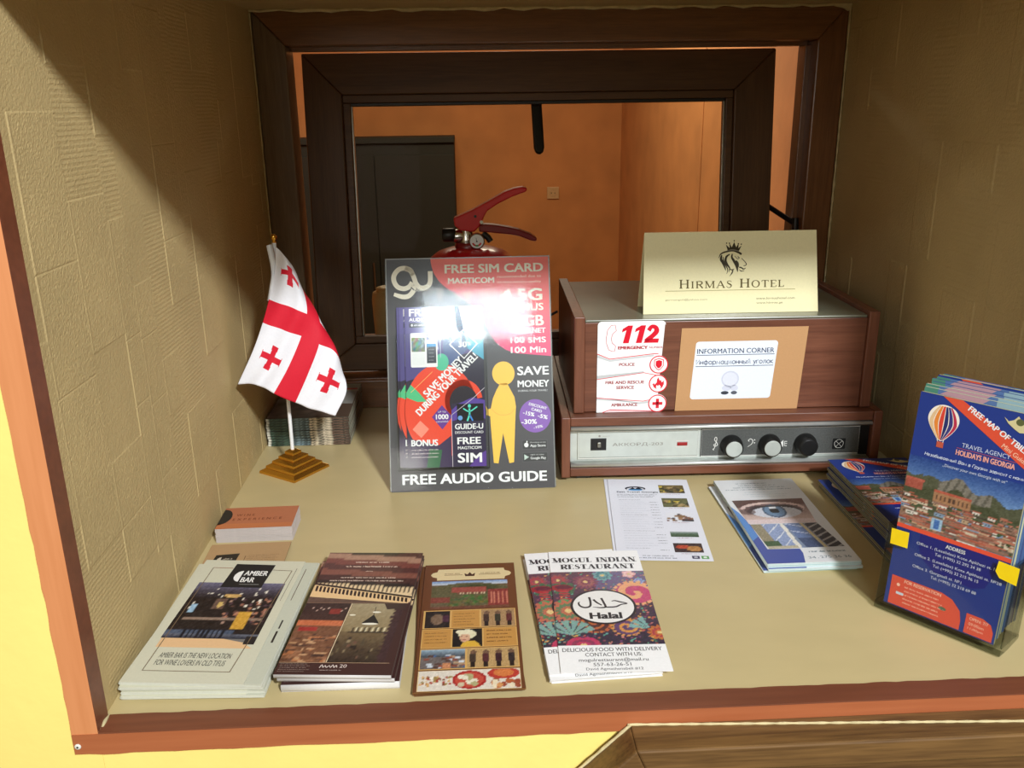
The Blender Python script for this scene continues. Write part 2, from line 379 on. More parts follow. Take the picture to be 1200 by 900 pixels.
# glyph capitals with serifs, for the two serif wordmarks
def serif_word(cv, word, x, y, h, col, widths=None, T=.16, t=.045, big=1.0, space=.12, L=3, fit=None):
    G = {
     'H': (.8, [('v',.14),('V',.66),('h',.14,.66,.5)]), 'I': (.32, [('v',.16)]),
     'R': (.74, [('v',.14),('p',[(.14,.97),(.42,.97),(.6,.86),(.6,.66),(.42,.52),(.14,.52)],'b'),('d',.36,.52,.68,0)]),
     'M': (.98, [('l',.12),('V',.84),('d',.12,1,.48,.06),('e',.84,1,.48,.06)]),
     'A': (.82, [('e',.08,0,.40,1),('d',.40,1,.74,0),('h',.2,.6,.33),('s',.08,0),('s',.74,0)]),
     'S': (.56, [('p',[(.5,.8),(.42,.95),(.26,.98),(.12,.88),(.12,.7),(.28,.55),(.44,.42),(.48,.24),(.36,.05),(.2,.02),(.07,.12),(.04,.26)],'s')]),
     'O': (.84, [('o',)]), 'T': (.7, [('v',.35),('h',.04,.66,.97),('q',.04,.97),('q',.66,.97)]),
     'E': (.62, [('v',.14),('h',.14,.56,.97),('h',.14,.5,.52),('h',.14,.58,.03),('q',.56,.97),('Q',.58,.03)]),
     'L': (.58, [('v',.14),('h',.14,.54,.03),('Q',.54,.03)]),
     'N': (.86, [('l',.13),('l',.72),('d',.13,1,.72,.0)]),
     'D': (.8, [('v',.14),('p',[(.14,.97),(.42,.97),(.66,.8),(.7,.5),(.66,.2),(.42,.03),(.14,.03)],'b')]),
     'U': (.82, [('U',)]), 'G': (.84, [('g',)]), ' ': (.35, [])}
    tot = sum(G[c.upper()][0]*(1 if (c.isupper() or c == ' ') else .8)+space for c in word)-space
    sx = (fit/tot) if fit else h
    for ch in word:
        k = 1 if (ch.isupper() or ch == ' ') else .8
        w, items = G[ch.upper()]; H = h*k; S = sx*k
        X = lambda a: x+a*S
        Y = lambda b: y+b*H
        TT = T*S; tt = max(t*S, .05)
        def serif(a, b): cv.rect(X(a)-TT*.95, Y(b)-(0 if b == 0 else tt), X(a)+TT*.95, Y(b)+(tt if b == 0 else 0), col, L)
        for it in items:
            q = it[0]
            if q in 'vVl':
                wd = TT if q != 'l' else tt*1.4
                cv.rect(X(it[1])-wd/2, Y(0), X(it[1])+wd/2, Y(1), col, L); serif(it[1], 0); serif(it[1], 1)
            elif q == 'h': cv.rect(X(it[1]), Y(it[3])-tt/2, X(it[2]), Y(it[3])+tt/2, col, L)
            elif q == 'd': cv.stroke([(X(it[1]),Y(it[2])),(X(it[3]),Y(it[4]))], TT*.95, col, L)
            elif q == 'e': cv.stroke([(X(it[1]),Y(it[2])),(X(it[3]),Y(it[4]))], tt*1.3, col, L)
            elif q == 's': serif(it[1], 0)
            elif q == 'q': cv.rect(X(it[1])-tt*.6, Y(it[2])-.2*H, X(it[1])+tt*.6, Y(it[2]), col, L)
            elif q == 'Q': cv.rect(X(it[1])-tt*.6, Y(it[2]), X(it[1])+tt*.6, Y(it[2])+.22*H, col, L)
            elif q == 'p':
                P = [(X(a), Y(b)) for a, b in it[1]]; n = len(P)
                if it[2] == 'b': cv.stroke(P, [tt+(TT-tt)*math.sin(PI*i/(n-1))**2 for i in range(n)], col, L, smooth=4)
                else: cv.stroke(P, [tt+(TT-tt)*math.exp(-((i-(n-1)/2)/2.2)**2) for i in range(n)], col, L, smooth=4)
            elif q == 'o':
                cv.stroke([(X(.42+.34*math.cos(a)), Y(.5+.48*math.sin(a))) for a in [2*PI*i/28 for i in range(28)]],
                          [tt+(TT-tt)*abs(math.cos(2*PI*i/28))**1.5 for i in range(28)], col, L, closed=True)
            elif q == 'g':
                A = [R(40+300*i/26) for i in range(27)]
                cv.stroke([(X(.44+.34*math.cos(a)), Y(.5+.48*math.sin(a))) for a in A], [tt+(TT-tt)*abs(math.cos(a))**1.5 if a < 4.6 else tt for a in A], col, L)
                cv.rect(X(.7)-TT/2, Y(.05), X(.7)+TT/2, Y(.42), col, L); cv.rect(X(.55), Y(.42), X(.85), Y(.42)+tt, col, L)
            elif q == 'U':
                cv.rect(X(.16)-TT/2, Y(.28), X(.16)+TT/2, Y(1), col, L); cv.rect(X(.68)-tt*.7, Y(.28), X(.68)+tt*.7, Y(1), col, L); serif(.16, 1); serif(.68, 1)
                cv.stroke([(X(.16),Y(.3)),(X(.2),Y(.1)),(X(.42),Y(.02)),(X(.62),Y(.1)),(X(.68),Y(.3))], [TT, TT*.7, tt*1.5, tt*1.3, tt*1.4], col, L, smooth=4)
        x += (w*k+space)*sx if fit else w*H+space*h
    return x

# ------------------------------------------------------------------ little picture painters (numpy rows from the top)
def img(h, w, col): a = np.zeros((h, w, 3)); a[:] = col; return a
def noise(a, amt, seed=0, mono=True):
    g = np.random.RandomState(seed); n = g.randn(a.shape[0], a.shape[1], 1 if mono else 3)*amt; return a+n
def R_(a, x0, y0, x1, y1, col):
    h, w = a.shape[:2]; a[int(max(0, y0)*h):int(max(y0*h+1, y1*h)), int(max(0, x0)*w):int(max(x0*w+1, x1*w))] = col
def E_(a, cx, cy, rx, ry, col, al=1):
    h, w = a.shape[:2]; Y, X = np.mgrid[0:h, 0:w]; m = (((X/(w-1)-cx)/rx)**2+((Y/(h-1)-cy)/ry)**2 < 1); a[m] = a[m]*(1-al)+np.array(col)*al
def G_(a, top, bot, y0=0, y1=1):
    h, w = a.shape[:2]; i0, i1 = int(y0*h), int(y1*h)
    for i in range(i0, i1):
        t = (i-i0)/max(1, i1-i0-1); a[i] = np.array(top)*(1-t)+np.array(bot)*t
def im_bar():
    a = img(48, 64, (40, 28, 26)); G_(a, (112, 108, 140), (46, 36, 40), 0, .3); g = random.Random(3)
    for _ in range(60): E_(a, g.uniform(.5, .98), g.uniform(.3, .75), .018, .02, g.choice([(150,90,70),(190,120,90),(110,70,60),(90,60,70),(170,130,110)]))
    for _ in range(22): E_(a, g.uniform(.08, .9), g.uniform(.1, .5), .012, .018, (235, 225, 205))
    E_(a, .48, .25, .1, .035, (220, 170, 90)); R_(a, .33, .33, .46, .52, (110, 80, 66)); E_(a, .4, .42, .03, .05, (220, 180, 90))
    R_(a, .1, .42, .17, .58, (150, 190, 220)); R_(a, .1, .66, .95, .7, (150, 120, 100)); R_(a, .66, .56, .8, .85, (222, 160, 40))
    R_(a, 0, .86, .72, 1, (70, 84, 110)); G_(a, (96, 100, 116), (40, 42, 58), .93, 1)
    for k in range(9): R_(a, .2+.05*k, .84, .225+.05*k, 1, (20, 22, 34))
    return noise(a, 9, 2)
def im_keys():
    a = img(30, 70, (120, 62, 46)); h, w = a.shape[:2]
    Y, X = np.mgrid[0:h, 0:w]; t = Y/(h-1)+.10*(1-X/(w-1)); cols = [(92,60,46),(176,128,98),(128,60,48),(86,42,36),(138,74,56),(70,34,28),(30,20,18)]
    for i, c in enumerate(cols): a[(t > i*.11) & (t <= (i+1)*.11)] = c
    kk = (t > .72) & (t <= .98); a[kk] = (238, 205, 150)
    blk = (t > .70) & (t < .83) & ((X//1) % 3 == 0); a[blk] = (30, 20, 18); a[t > .98] = (100, 72, 58)
    E_(a, .5, .0, .3, .06, (60, 52, 30)); return noise(a, 5, 4)
def im_cafe1():
    a = img(44, 30, (128, 78, 48)); G_(a, (46, 28, 24), (66, 38, 30), 0, .35); g = random.Random(9)
    for k in range(14): E_(a, .2+.06*k, .1+.02*(k % 3), .015, .012, (220, 180, 160))
    R_(a, .6, .12, .85, .22, (150, 40, 30)); R_(a, 0, .34, 1, .42, (216, 106, 56)); R_(a, .1, .44, .5, .5, (180, 40, 34))
    for _ in range(50): x = g.uniform(0, 1); y = g.uniform(.5, .98); R_(a, x, y, x+g.uniform(.05, .3), y+.03, g.choice([(206,150,100),(160,100,62),(110,66,44),(190,110,60),(80,50,38)]))
    return noise(a, 8, 5)
def im_cafe2():
    a = img(44, 34, (150, 128, 86)); G_(a, (170, 152, 112), (150, 128, 84), 0, .5); G_(a, (120, 96, 60), (50, 36, 26), .5, 1)
    g = random.Random(12)
    for k in range(12): R_(a, .22+.05*k, .44, .245+.05*k, .5, (230, 215, 170) if k % 2 else (50, 40, 30))
    R_(a, .15, .51, .95, .53, (50, 38, 26))
    for _ in range(40): x = g.uniform(0, .95); y = g.uniform(.6, .95); R_(a, x, y, x+.04, y+.05, g.choice([(60,44,32),(110,92,60),(150,128,90),(80,66,44),(40,30,24),(120,80,60)]))
    R_(a, .88, .1, 1, 1, (64, 36, 40))
    for k in range(12): R_(a, .8+.05*g.random(), .1+.07*k, .95, .14+.07*k, (64, 36, 40))
    return noise(a, 6, 6)
def im_house():
    a = img(32, 56, (110, 90, 60)); G_(a, (110, 150, 210), (190, 200, 210), 0, .16); g = random.Random(5)
    E_(a, .5, .5, .62, .42, (96, 92, 54)); E_(a, .6, .28, .28, .14, (70, 76, 40)); R_(a, .28, .25, .72, .45, (170, 70, 56)); R_(a, .34, .45, .7, .5, (222, 196, 150))
    for k in range(12): R_(a, .34+.03*k, .45, .35+.03*k, .5, (120, 70, 50))
    for _ in range(60): E_(a, g.uniform(.25, .72), g.uniform(.55, .9), .03, .04, (g.randint(50, 120), g.randint(84, 120), g.randint(36, 60)))
    R_(a, .74, .35, 1, .95, (150, 50, 44))
    for k in range(5): R_(a, .77+.05*k, .45, .785+.05*k, .85, (214, 120, 90))
    R_(a, 0, .6, .25, .8, (140, 60, 44)); R_(a, 0, .92, 1, 1, (120, 70, 48)); return noise(a, 8, 7)
def im_people(n, bg, seed):
    a = img(20, 14*max(1, n), bg); g = random.Random(seed)
    for k in range(n):
        x = (k+.5)/n; E_(a, x, .2, .09/n*3, .1, (120, 84, 60)); R_(a, x-.14/n*2, .3, x+.14/n*2, .7, (g.randint(40, 110), g.randint(30, 70), 40)); R_(a, x-.1/n*2, .7, x+.1/n*2, .95, (40, 30, 26))
    return noise(a, 8, seed)
def im_blonde():
    a = img(22, 24, (28, 28, 26)); E_(a, .5, .3, .3, .26, (232, 222, 176)); E_(a, .42, .5, .17, .25, (226, 170, 130)); E_(a, .4, .18, .3, .13, (238, 228, 186))
    E_(a, .6, 1.0, .32, .33, (236, 180, 40)); R_(a, .3, .45, .36, .48, (60, 40, 30)); R_(a, .46, .45, .52, .48, (60, 40, 30)); R_(a, .36, .62, .46, .65, (180, 60, 60)); return noise(a, 4, 3)
def im_tables():
    a = img(20, 34, (110, 100, 96)); g = random.Random(2); G_(a, (150, 180, 200), (70, 80, 90), 0, .4)
    for _ in range(30): x = g.uniform(0, 1); y = g.uniform(.2, .9); R_(a, x, y, x+.12, y+.1, g.choice([(60,100,150),(150,70,50),(190,150,110),(200,210,220),(90,60,50)]))
    R_(a, .5, .7, .7, 1, (210, 130, 80)); return noise(a, 8, 1)
def im_food():
    a = img(24, 80, (226, 214, 196)); g = random.Random(8)
    for _ in range(46): E_(a, g.uniform(.02, .33), g.uniform(.3, .75), .014, .06, g.choice([(190,60,40),(230,170,90),(150,80,50),(240,230,210),(170,140,70)]))
    E_(a, .5, .5, .17, .46, (190, 30, 28)); E_(a, .5, .5, .14, .38, (214, 70, 50))
    for _ in range(14): E_(a, g.uniform(.4, .6), g.uniform(.25, .75), .035, .12, g.choice([(236,226,196),(180,170,110),(210,190,150)]))
    E_(a, .84, .22, .16, .3, (206, 50, 36)); E_(a, .84, .2, .1, .2, (230, 120, 50))
    for _ in range(18): E_(a, g.uniform(.68, .98), g.uniform(.55, .95), .03, .12, g.choice([(200,90,40),(240,220,180),(170,70,40),(228,150,80)]))
    return noise(a, 6, 9)
def im_paisley():
    W_, H_ = 84, 108; a = img(H_, W_, (60, 42, 70)); Y, X = np.mgrid[0:H_, 0:W_]; x = X/(W_-1.); y = Y/(H_-1.)*1.28
    g = random.Random(4)
    G_(a, (104, 60, 80), (46, 36, 62), 0, 1); m = (x > .45) & (y < .5); a[m] = a[m]*.45+np.array((120, 120, 180))*.55
    for _ in range(520): E_(a, g.random(), g.random(), .012, .009, g.choice([(200,80,70),(90,170,150),(210,120,110),(150,60,90),(230,160,70),(120,60,110),(60,110,90)]))
    def fl(cx, cy, r, c1, c2, n=10):
        d = np.hypot(x-cx, y-cy); th = np.arctan2(y-cy, x-cx)
        pet = r*(.72+.28*np.abs(np.cos(th*n/2))); a[d < pet] = c1; a[d < pet*.7] = c2; a[d < pet*.42] = c1; a[d < pet*.2] = (240, 200, 120)
    def spiral(cx, cy, r, c1, c2, turns=2.2, s=1):
        d = np.hypot(x-cx, y-cy); th = np.arctan2(y-cy, x-cx)*s; ph = (d/r*turns*2*PI - th) % (2*PI)
        mm = d < r; a[mm] = c2; a[mm & (ph < 2.6)] = c1; rim = (d > r) & (d < r*1.18) & ((np.abs(np.sin(th*9)) > .45)); a[rim] = c1
    def fan(cx, cy, r, c, a0, a1, n=6):
        d = np.hypot(x-cx, y-cy); th = np.degrees(np.arctan2(-(y-cy), x-cx)); mm = (d < r) & (th > a0) & (th < a1) & (np.abs(np.sin((th-a0)/(a1-a0)*n*PI)) > .35); a[mm] = c
    fl(.07, .16, .12, (150, 70, 80), (190, 60, 70)); fl(.12, .32, .13, (60, 110, 76), (50, 84, 60), 8)
    E_(a, .1, .24, .12, .05, (170, 30, 44)); E_(a, .12, .23, .09, .03, (110, 20, 50))
    for k in range(4): E_(a, .12, .29+.035*k, .06, .012, (200, 40, 48))
    E_(a, .11, .47, .08, .07, (64, 160, 90)); fl(.14, .72, .2, (206, 100, 70), (90, 130, 84), 14); fl(.36, .2, .14, (140, 60, 86), (170, 90, 90), 16)
    fl(.55, .08, .11, (110, 170, 170), (70, 130, 140), 9); fl(.83, .06, .08, (236, 170, 170), (250, 200, 190), 5); fl(.92, .2, .06, (150, 170, 220), (110, 120, 190), 6)
    spiral(.84, .42, .19, (250, 170, 110), (214, 60, 110), 1.1); spiral(.38, .92, .15, (206, 96, 44), (90, 40, 40)); spiral(.68, 1.0, .13, (232, 150, 60), (96, 60, 110), 1.6, -1)
    fan(.14, 1.12, .24, (120, 170, 160), 15, 165); fan(.9, 1.04, .2, (120, 176, 170), 100, 250); fl(.98, 1.1, .12, (216, 110, 40), (190, 50, 60), 12); fl(.24, 1.28, .16, (210, 40, 90), (150, 40, 80), 2)
    return noise(a, 9, 3, False)
def im_eye():
    a = img(40, 62, (214, 176, 158)); h, w = a.shape[:2]; Y, X = np.mgrid[0:h, 0:w]; x = X/(w-1.); y = Y/(h-1.)
    G_(a, (120, 78, 66), (232, 206, 196)); a[(y < .3-.25*(x-.1)) ] = (96, 58, 48); m = (x > .65) & (y < .25); a[m] = (120, 76, 60)
    E_(a, .5, .38, .46, .27, (222, 190, 180)); E_(a, .5, .46, .42, .27, (120, 84, 80)); E_(a, .5, .5, .39, .25, (60, 44, 48)); E_(a, .52, .55, .36, .23, (206, 210, 222))
    E_(a, .5, .5, .17, .27, (58, 84, 116)); E_(a, .5, .5, .14, .22, (96, 132, 168)); E_(a, .5, .48, .07, .11, (16, 20, 26)); E_(a, .5, .36, .05, .05, (240, 244, 248))
    a[(y < .33) & (np.abs(x-.5) < .38) & (y > .27+.2*(x-.5)**2)] = (52, 38, 38); a[y > .84] = (226, 204, 204); E_(a, .1, .5, .12, .12, (84, 56, 52), .6)
    return noise(a, 5, 2)
def im_build():
    a = img(36, 62, (120, 140, 170)); h, w = a.shape[:2]; Y, X = np.mgrid[0:h, 0:w]; x = X/(w-1.); y = Y/(h-1.)
    a[(x < .18)] = (150, 140, 110); m = (x > .15) & (x < .45); a[m] = (138, 160, 206); a[m & ((x*1.6+y) % .32 < .035)] = (220, 226, 236)
    a[(np.abs(x-.46+.05*y) < .03)] = (230, 226, 214); m = (x > .5) & (x < .74); a[m] = (92, 118, 168); a[m & ((y-x*.6) % .3 < .03)] = (200, 210, 230); a[m & (y > .6)] = (60, 80, 120)
    a[np.abs(x-.76) < .025] = (214, 200, 150); m = x > .79; a[m] = (58, 56, 60); a[m & ((y*1.1+x) % .2 < .05)] = (180, 178, 176); a[(x < .2) & (y > .7)] = (60, 96, 60); a[(x < .4) & (y > .9)] = (190, 180, 150)
    return noise(a, 8, 8)
def im_city():
    W_, H_ = 84, 62; a = img(H_, W_, (60, 110, 190)); G_(a, (28, 66, 150), (120, 168, 220), 0, .5); Y, X = np.mgrid[0:H_, 0:W_]; x = X/(W_-1.); y = Y/(H_-1.)
    ridge = .28-.10*np.exp(-((x-.42)/.16)**2)+.04*np.sin(x*23)+.16*np.clip(x-.62, 0, 1)-.05*(x < .15)
    g = random.Random(11); a[y > ridge] = (84, 88, 62); rk = (y > ridge) & (x > .3) & (x < .75) & (y < .43); a[rk] = (128, 122, 108); a[rk & (np.sin(x*90+y*20) > .5)] = (96, 92, 80)
    a[(y > ridge+.16) & (y < .55)] = (72, 78, 50)
    for k in range(190):
        yy = .52+.48*(k/190.); sc = .03+.07*(yy-.45)*1.6; xx = g.uniform(-.05, 1)
        wc = g.choice([(206,190,160),(170,120,90),(196,160,120),(222,214,200),(150,110,84),(120,150,180),(90,70,54)]); rc = g.choice([(186,90,66),(190,110,84),(150,76,60),(150,110,90),(120,96,84)])
        R_(a, xx, yy, xx+sc*1.6, yy+sc*.9, wc); R_(a, xx, yy-sc*.22, xx+sc*1.7, yy+.004, rc); R_(a, xx+sc*.3, yy+sc*.3, xx+sc*.5, yy+sc*.6, (70, 56, 50)); R_(a, xx+sc*.9, yy+sc*.3, xx+sc*1.1, yy+sc*.6, (70, 56, 50))
        if g.random() < .3: E_(a, g.random(), yy, .02, .015, (66, 86, 48))
    R_(a, .28, .42, .6, .56, (176, 122, 80)); R_(a, .28, .40, .6, .43, (196, 84, 60))
    for k in range(8): R_(a, .3+.038*k, .46, .315+.038*k, .52, (90, 60, 46))
    R_(a, .02, .33, .17, .46, (178, 78, 60)); R_(a, .02, .31, .19, .34, (200, 90, 70)); R_(a, .3, .78, .4, .95, (150, 190, 220)); R_(a, .33, .8, .37, .93, (60, 110, 190))
    return noise(a, 7, 6)
def im_gold(seed, base, n=26):
    a = img(12, 18, base); g = random.Random(seed)
    for _ in range(n): E_(a, g.random(), g.uniform(.2, 1), .1, .12, g.choice([(220,190,60),(90,70,40),(180,150,90),(60,60,40)]))
    return noise(a, 8, seed)

WHITE = (244, 244, 246)
# ------------------------------------------------------------------ leaflet meshes
def sheet_stack(mb, w, h, t, n, cols, spine='left', ext=0, paper=(225,225,220), jag=0):
    """folded leaflet: n thin sheets spaced through thickness t, joined by a rounded fold"""
    th = min(.00045, t/n*.75); g = random.Random(int(w*1e5)+n)
    for i in range(n):
        z = (t-th)*i/max(1, n-1); c = cols[i % len(cols)]; top = (i == n-1)
        dx = 0 if top or i == 0 else g.uniform(0, .0012); ex = ext if (ext and i < n-1) else 0
        if spine == 'left': mb.box(.0004, w-dx+ex, 0, h-dx, z, z+th, c)
        elif spine == 'bottom': mb.box(0, w-dx, .0004, h-dx, z, z+th, c)
        else: mb.box(0, w-dx, 0, h-dx, z, z+th, c)
    if spine == 'left':
        p = [(.0006, 0), (-.0001, t*.2), (-.0004, t*.5), (-.0001, t*.8), (.0006, t), (.0012, t*.9), (.0005, t*.5), (.0012, t*.1)]
        mb.prism(p, 'y', 0, h, paper, smooth=True)
    elif spine == 'bottom':
        p = [(.0006, 0), (-.0001, t*.2), (-.0004, t*.5), (-.0001, t*.8), (.0006, t), (.0012, t*.9), (.0005, t*.5), (.0012, t*.1)]
        mb.prism(p, 'x', 0, w, paper, smooth=True)
    return mb
def leaf_mesh(w, h, t, n, cols, cv=None, spine='left', ext=0, paper=(225,225,220), name='leaflet', mat='print_gloss', extra=None):
    mb = sheet_stack(MB(), w, h, t, n, cols, spine, ext, paper)
    if cv: cv.put(mb, (0, 0, t), (1, 0, 0), (0, 1, 0))
    if extra: extra(mb)
    o = mb.build(name, mat); me = o.data; bpy.data.objects.remove(o); return me
def put_leaf(name, me, loc, rz, label, cat, group, tilt=0, tiltx=0):
    o = bpy.data.objects.new(name, me); C.objects.link(o); o.location = loc; o.rotation_euler = (tiltx, tilt, rz)
    return tag(o, label, cat, group)
# ================================================================== SETTING
XL, XR, YB, ZT = -.3216, .5500, .7667, .6050
# shelf (niche floor)
tag(MB().box(XL-.02, XR+.02, .0, YB+.06, -.016, 0).build('shelf', 'shelf_laminate'), 'pale beige laminate shelf forming the floor of the niche', kind='structure')
def ragged(mb, pts, w, seed, z): pass
# embossed wallpaper: patchwork of plain, grained and ribbed fields
def relief(L, H, step, seed, amp=.0005):
    g = random.Random(seed); ny = int(L/step)+1; nz = int(H/step)+1
    h = np.zeros((nz, ny)); Yc = np.linspace(0, L, ny); Zc = np.linspace(0, H, nz)
    rs = np.random.RandomState(seed); x = 0.0; k = 0
    while x < L:
        w = g.choice([.022, .034, .05, .07, .045]); z = -g.uniform(0, .06); i0, i1 = int(x/step), min(ny, int((x+w)/step)+1)
        while z < H:
            hh = g.uniform(.05, .15); j0, j1 = max(0, int(z/step)), min(nz, int((z+hh)/step)+1)
            if j1 > j0 and i1 > i0:
                kind = g.choice(['rough', 'rib', 'plain', 'rough', 'plain'])
                if kind == 'rib':
                    h[j0:j1, i0:i1] = (np.sin(Zc[j0:j1]*2*PI/.0042+rs.rand()*6)*.30)[:, None]*amp + rs.randn(j1-j0, i1-i0)*amp*.12
                elif kind == 'rough':
                    h[j0:j1, i0:i1] = amp*.9 + rs.randn(j1-j0, i1-i0)*amp*.16
                    if j1-j0 > 3 and i1-i0 > 3:
                        h[j0:j1, i0] = amp*1.4; h[j0:j1, i0+1] = amp*1.3; h[j1-1, i0:i1] = amp*1.5; h[j0, i0:i1] = amp*.1
                else: h[j0:j1, i0:i1] = rs.randn(j1-j0, i1-i0)*amp*.08
            z += hh
        x += w
    return Yc, Zc, h
def paper_wall(name, x, sgn, L, H, step, seed, label):
    Yc, Zc, h = relief(L, H, step, seed); nz, ny = h.shape
    h[0, :] = 0; h[:, 0] = 0
    P = np.empty((nz, ny, 3)); P[..., 0] = x+sgn*(h-.0012); P[..., 1] = Yc[None, :]; P[..., 2] = Zc[:, None]
    me = bpy.data.meshes.new(name); idx = np.arange(nz*ny).reshape(nz, ny)
    a, b, c, d = idx[:-1, :-1].ravel(), idx[:-1, 1:].ravel(), idx[1:, 1:].ravel(), idx[1:, :-1].ravel()
    q = np.stack([a, d, c, b] if sgn > 0 else [a, b, c, d], 1)
    verts = P.reshape(-1, 3).tolist(); faces = q.tolist(); k = len(verts)
    xo = x-sgn*.02    # closed slab behind the relief
    verts += [(xo, 0, 0), (xo, L, 0), (xo, L, H), (xo, 0, H)]
    c00, c10, c11, c01 = int(idx[0, 0]), int(idx[0, -1]), int(idx[-1, -1]), int(idx[-1, 0])
    faces += [(k, k+1, k+2, k+3), (k, k+1, c10, c00), (k+1, k+2, c11, c10), (k+2, k+3, c01, c11), (k+3, k, c00, c01)]
    me.from_pydata(verts, [], faces); me.materials.append(MATS['wallpaper'])
    o = bpy.data.objects.new(name, me); C.objects.link(o); return tag(o, label, kind='structure')
paper_wall('wall_left', XL, 1, YB+.02, ZT, .0013, 21, 'left side of the niche in embossed beige wallpaper')
paper_wall('wall_right', XR, -1, YB+.02, ZT, .0026, 5, 'right side of the niche in beige wallpaper')
tag(MB().box(XL-.02, XR+.02, 0, YB+.06, ZT, ZT+.02).build('ceiling', 'wallpaper'), 'papered top of the niche', kind='structure')
# yellow front wall round the opening
fw = MB()
for b in ((-1.9, XL-.0002, -.0, .02, -1.25, 1.7), (XR+.0002, 2.1, 0, .02, -1.25, 1.7), (XL, XR, -.0, .02, ZT-.028, 1.7), (XL, XR, -.0, .02, -1.25, -.002)): fw.box(*b)
tag(fw.build('wall_front', 'yellow_paint'), 'yellow painted wall around the niche', kind='structure')
# orange-brown angle trim on the niche edge
def wavy(x0, x1, n, base, amp, seed):
    g = random.Random(seed); return [(x0+(x1-x0)*i/n, base+g.uniform(-amp, amp)) for i in range(n+1)]
t1 = empty('trim_1', (XL, 0, 0), label='orange-brown upright edge trim at the left of the niche', kind='structure')
e = wavy(ZT, -.0008, 50, -.0195, .0006, 1)
MB().prism([(p[1], p[0]) for p in e]+[(.0012, 0), (.0012, ZT)], 'y', -.0035, -.0001).build('face_strip', 'orange_trim_upright_lit', t1)
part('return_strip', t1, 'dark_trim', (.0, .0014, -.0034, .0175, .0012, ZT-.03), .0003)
t2 = empty('trim_2', (0, 0, 0), label='orange-brown edge trim along the front of the shelf', kind='structure')
e = wavy(XL-.0195, XR+.02, 80, -.0192, .0006, 2)
MB().prism(e+[(XR+.02, -.0001), (XL-.0195, -.0001)], 'y', -.004, -.0001).build('face_strip', 'orange_trim', t2)
e = wavy(XL+.001, XR-.001, 90, .018, .0006, 3)
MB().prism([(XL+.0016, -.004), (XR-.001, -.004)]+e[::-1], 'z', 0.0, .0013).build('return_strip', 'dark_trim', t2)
hb = MB().lathe([(.0026, -.0042), (.0026, -.0047), (.0016, -.0052)], (XL-.016, 0, -.011), 16, 'y').build('screw', 'white_plastic', t2); hb['label'] = 'small pale screw'
MB().lathe([(.0009, -.0052), (.0008, -.0056)], (XL-.016, 0, -.011), 10, 'y').build('screw_socket', 'rubber', hb)
t3 = empty('trim_3', (0, 0, 0), label='orange-brown edge trim across the top and right of the niche', kind='structure')
part('top_strip', t3, 'orange_trim', (XL, XR, -.0035, .016, ZT-.030, ZT-.028), .0003)
part('top_face_strip', t3, 'orange_trim', (XL, XR, -.0035, -.0001, ZT-.029, ZT-.011), .0003)
part('side_strip', t3, 'orange_trim_upright_lit', (XR-.0014, XR, -.0035, .0175, .0012, ZT-.03), .0003)
part('side_face_strip', t3, 'orange_trim_upright_lit', (XR, XR+.019, -.0035, -.0001, 0, ZT), .0003)
# pale filler left in the corners and round the window
def filler(name, pts, w, seed, parent=None):
    g = random.Random(seed); mb = MB(); P = [Vector(p) for p in pts]
    mb.tube(P, [w*g.uniform(.5, 1.4) for _ in P], 6); return mb.build(name, 'plaster', parent)
pl = empty('trim_4', (0, YB, ZT), label='ragged line of pale filler around the window frame', kind='structure')
n = 60
filler('filler_line', [(XL+(XR-XL)*i/n, -.002, -.0012-.0012*math.sin(i*1.7)) for i in range(n+1)], .0028, 4, pl)
filler('filler_line', [(XR-.0008, -.002, -.005-.50*i/n) for i in range(n+1)], .0015, 5, pl)
filler('filler_line', [(XL+.0006, -.002, -.005-.50*i/n) for i in range(n+1)], .0012, 6, pl)
MB().prism([(XR-.03, -.002), (XR-.012, -.006), (XR-.004, -.010), (XR, -.004), (XR, 0), (XR-.03, 0)], 'y', -.004, .0).build('filler_patch', 'plaster', pl)
g = random.Random(3)
filler('filler_line', [(XL+.0022, .02*0+.003-YB+0, -ZT+.0012), (XL+.0020, -YB+.008, -ZT+.002), (XL+.0018, -YB+.018, -ZT+.001)], .0012, 8, pl)
# oak casing below, with its cut corner
ok = empty('trim_5', (.1054, 0, -.0125), label='worn oak casing with a cut corner on the yellow wall below the shelf', kind='structure')
def casing(name, A, B, ma, mbb, d, w, parent, seed=0):
    # board from A to B (x,z of the outer edge), mitre offsets ma/mbb of the inner edge, proud by d, face width w
    (ax, az), (bx, bz) = A, B
    q = [(ax, az), (bx, bz), (bx+mbb[0]*w, bz+mbb[1]*w), (ax+ma[0]*w, az+ma[1]*w)]
    n = len(q); v = [(x, -.004-.0*0, z) for x, z in q]+[(x, -d, z) for x, z in q]
    return MB().add(v, [(0,1,2,3),(7,6,5,4)]+[(i, i+4, (i+1) % 4+4, (i+1) % 4) for i in range(4)]).build(name, 'oak', parent, bevel=.0018)
t = math.tan(R(22.5))
casing('casing_board', (0, 0), (.62, 0), (t, -1), (0, -1), .036, .022, ok)
casing('casing_board', (-.16, -.16), (0, 0), (1.0, -t*1.0), (t, -1), .036, .022, ok)
casing('casing_board', (-.16, -.62), (-.16, -.16), (1.0, 0), (1.0, -t), .036, .022, ok)
casing('inner_bead', (.022*t, -.0221), (.62, -.0221), (t, -1), (0, -1), .026, .03, ok)
casing('inner_bead', (-.138, -.1695), (.022*t, -.0221), (1.0, -t), (t, -1), .026, .03, ok)
fl = MB().tube([(0-.002+.004*i, -.005-.0002*i, .0006) for i in range(0, 150)], [.0008+.0006*abs(math.sin(i*2.3)) for i in range(150)], 5).build('filler_line', 'plaster', ok)
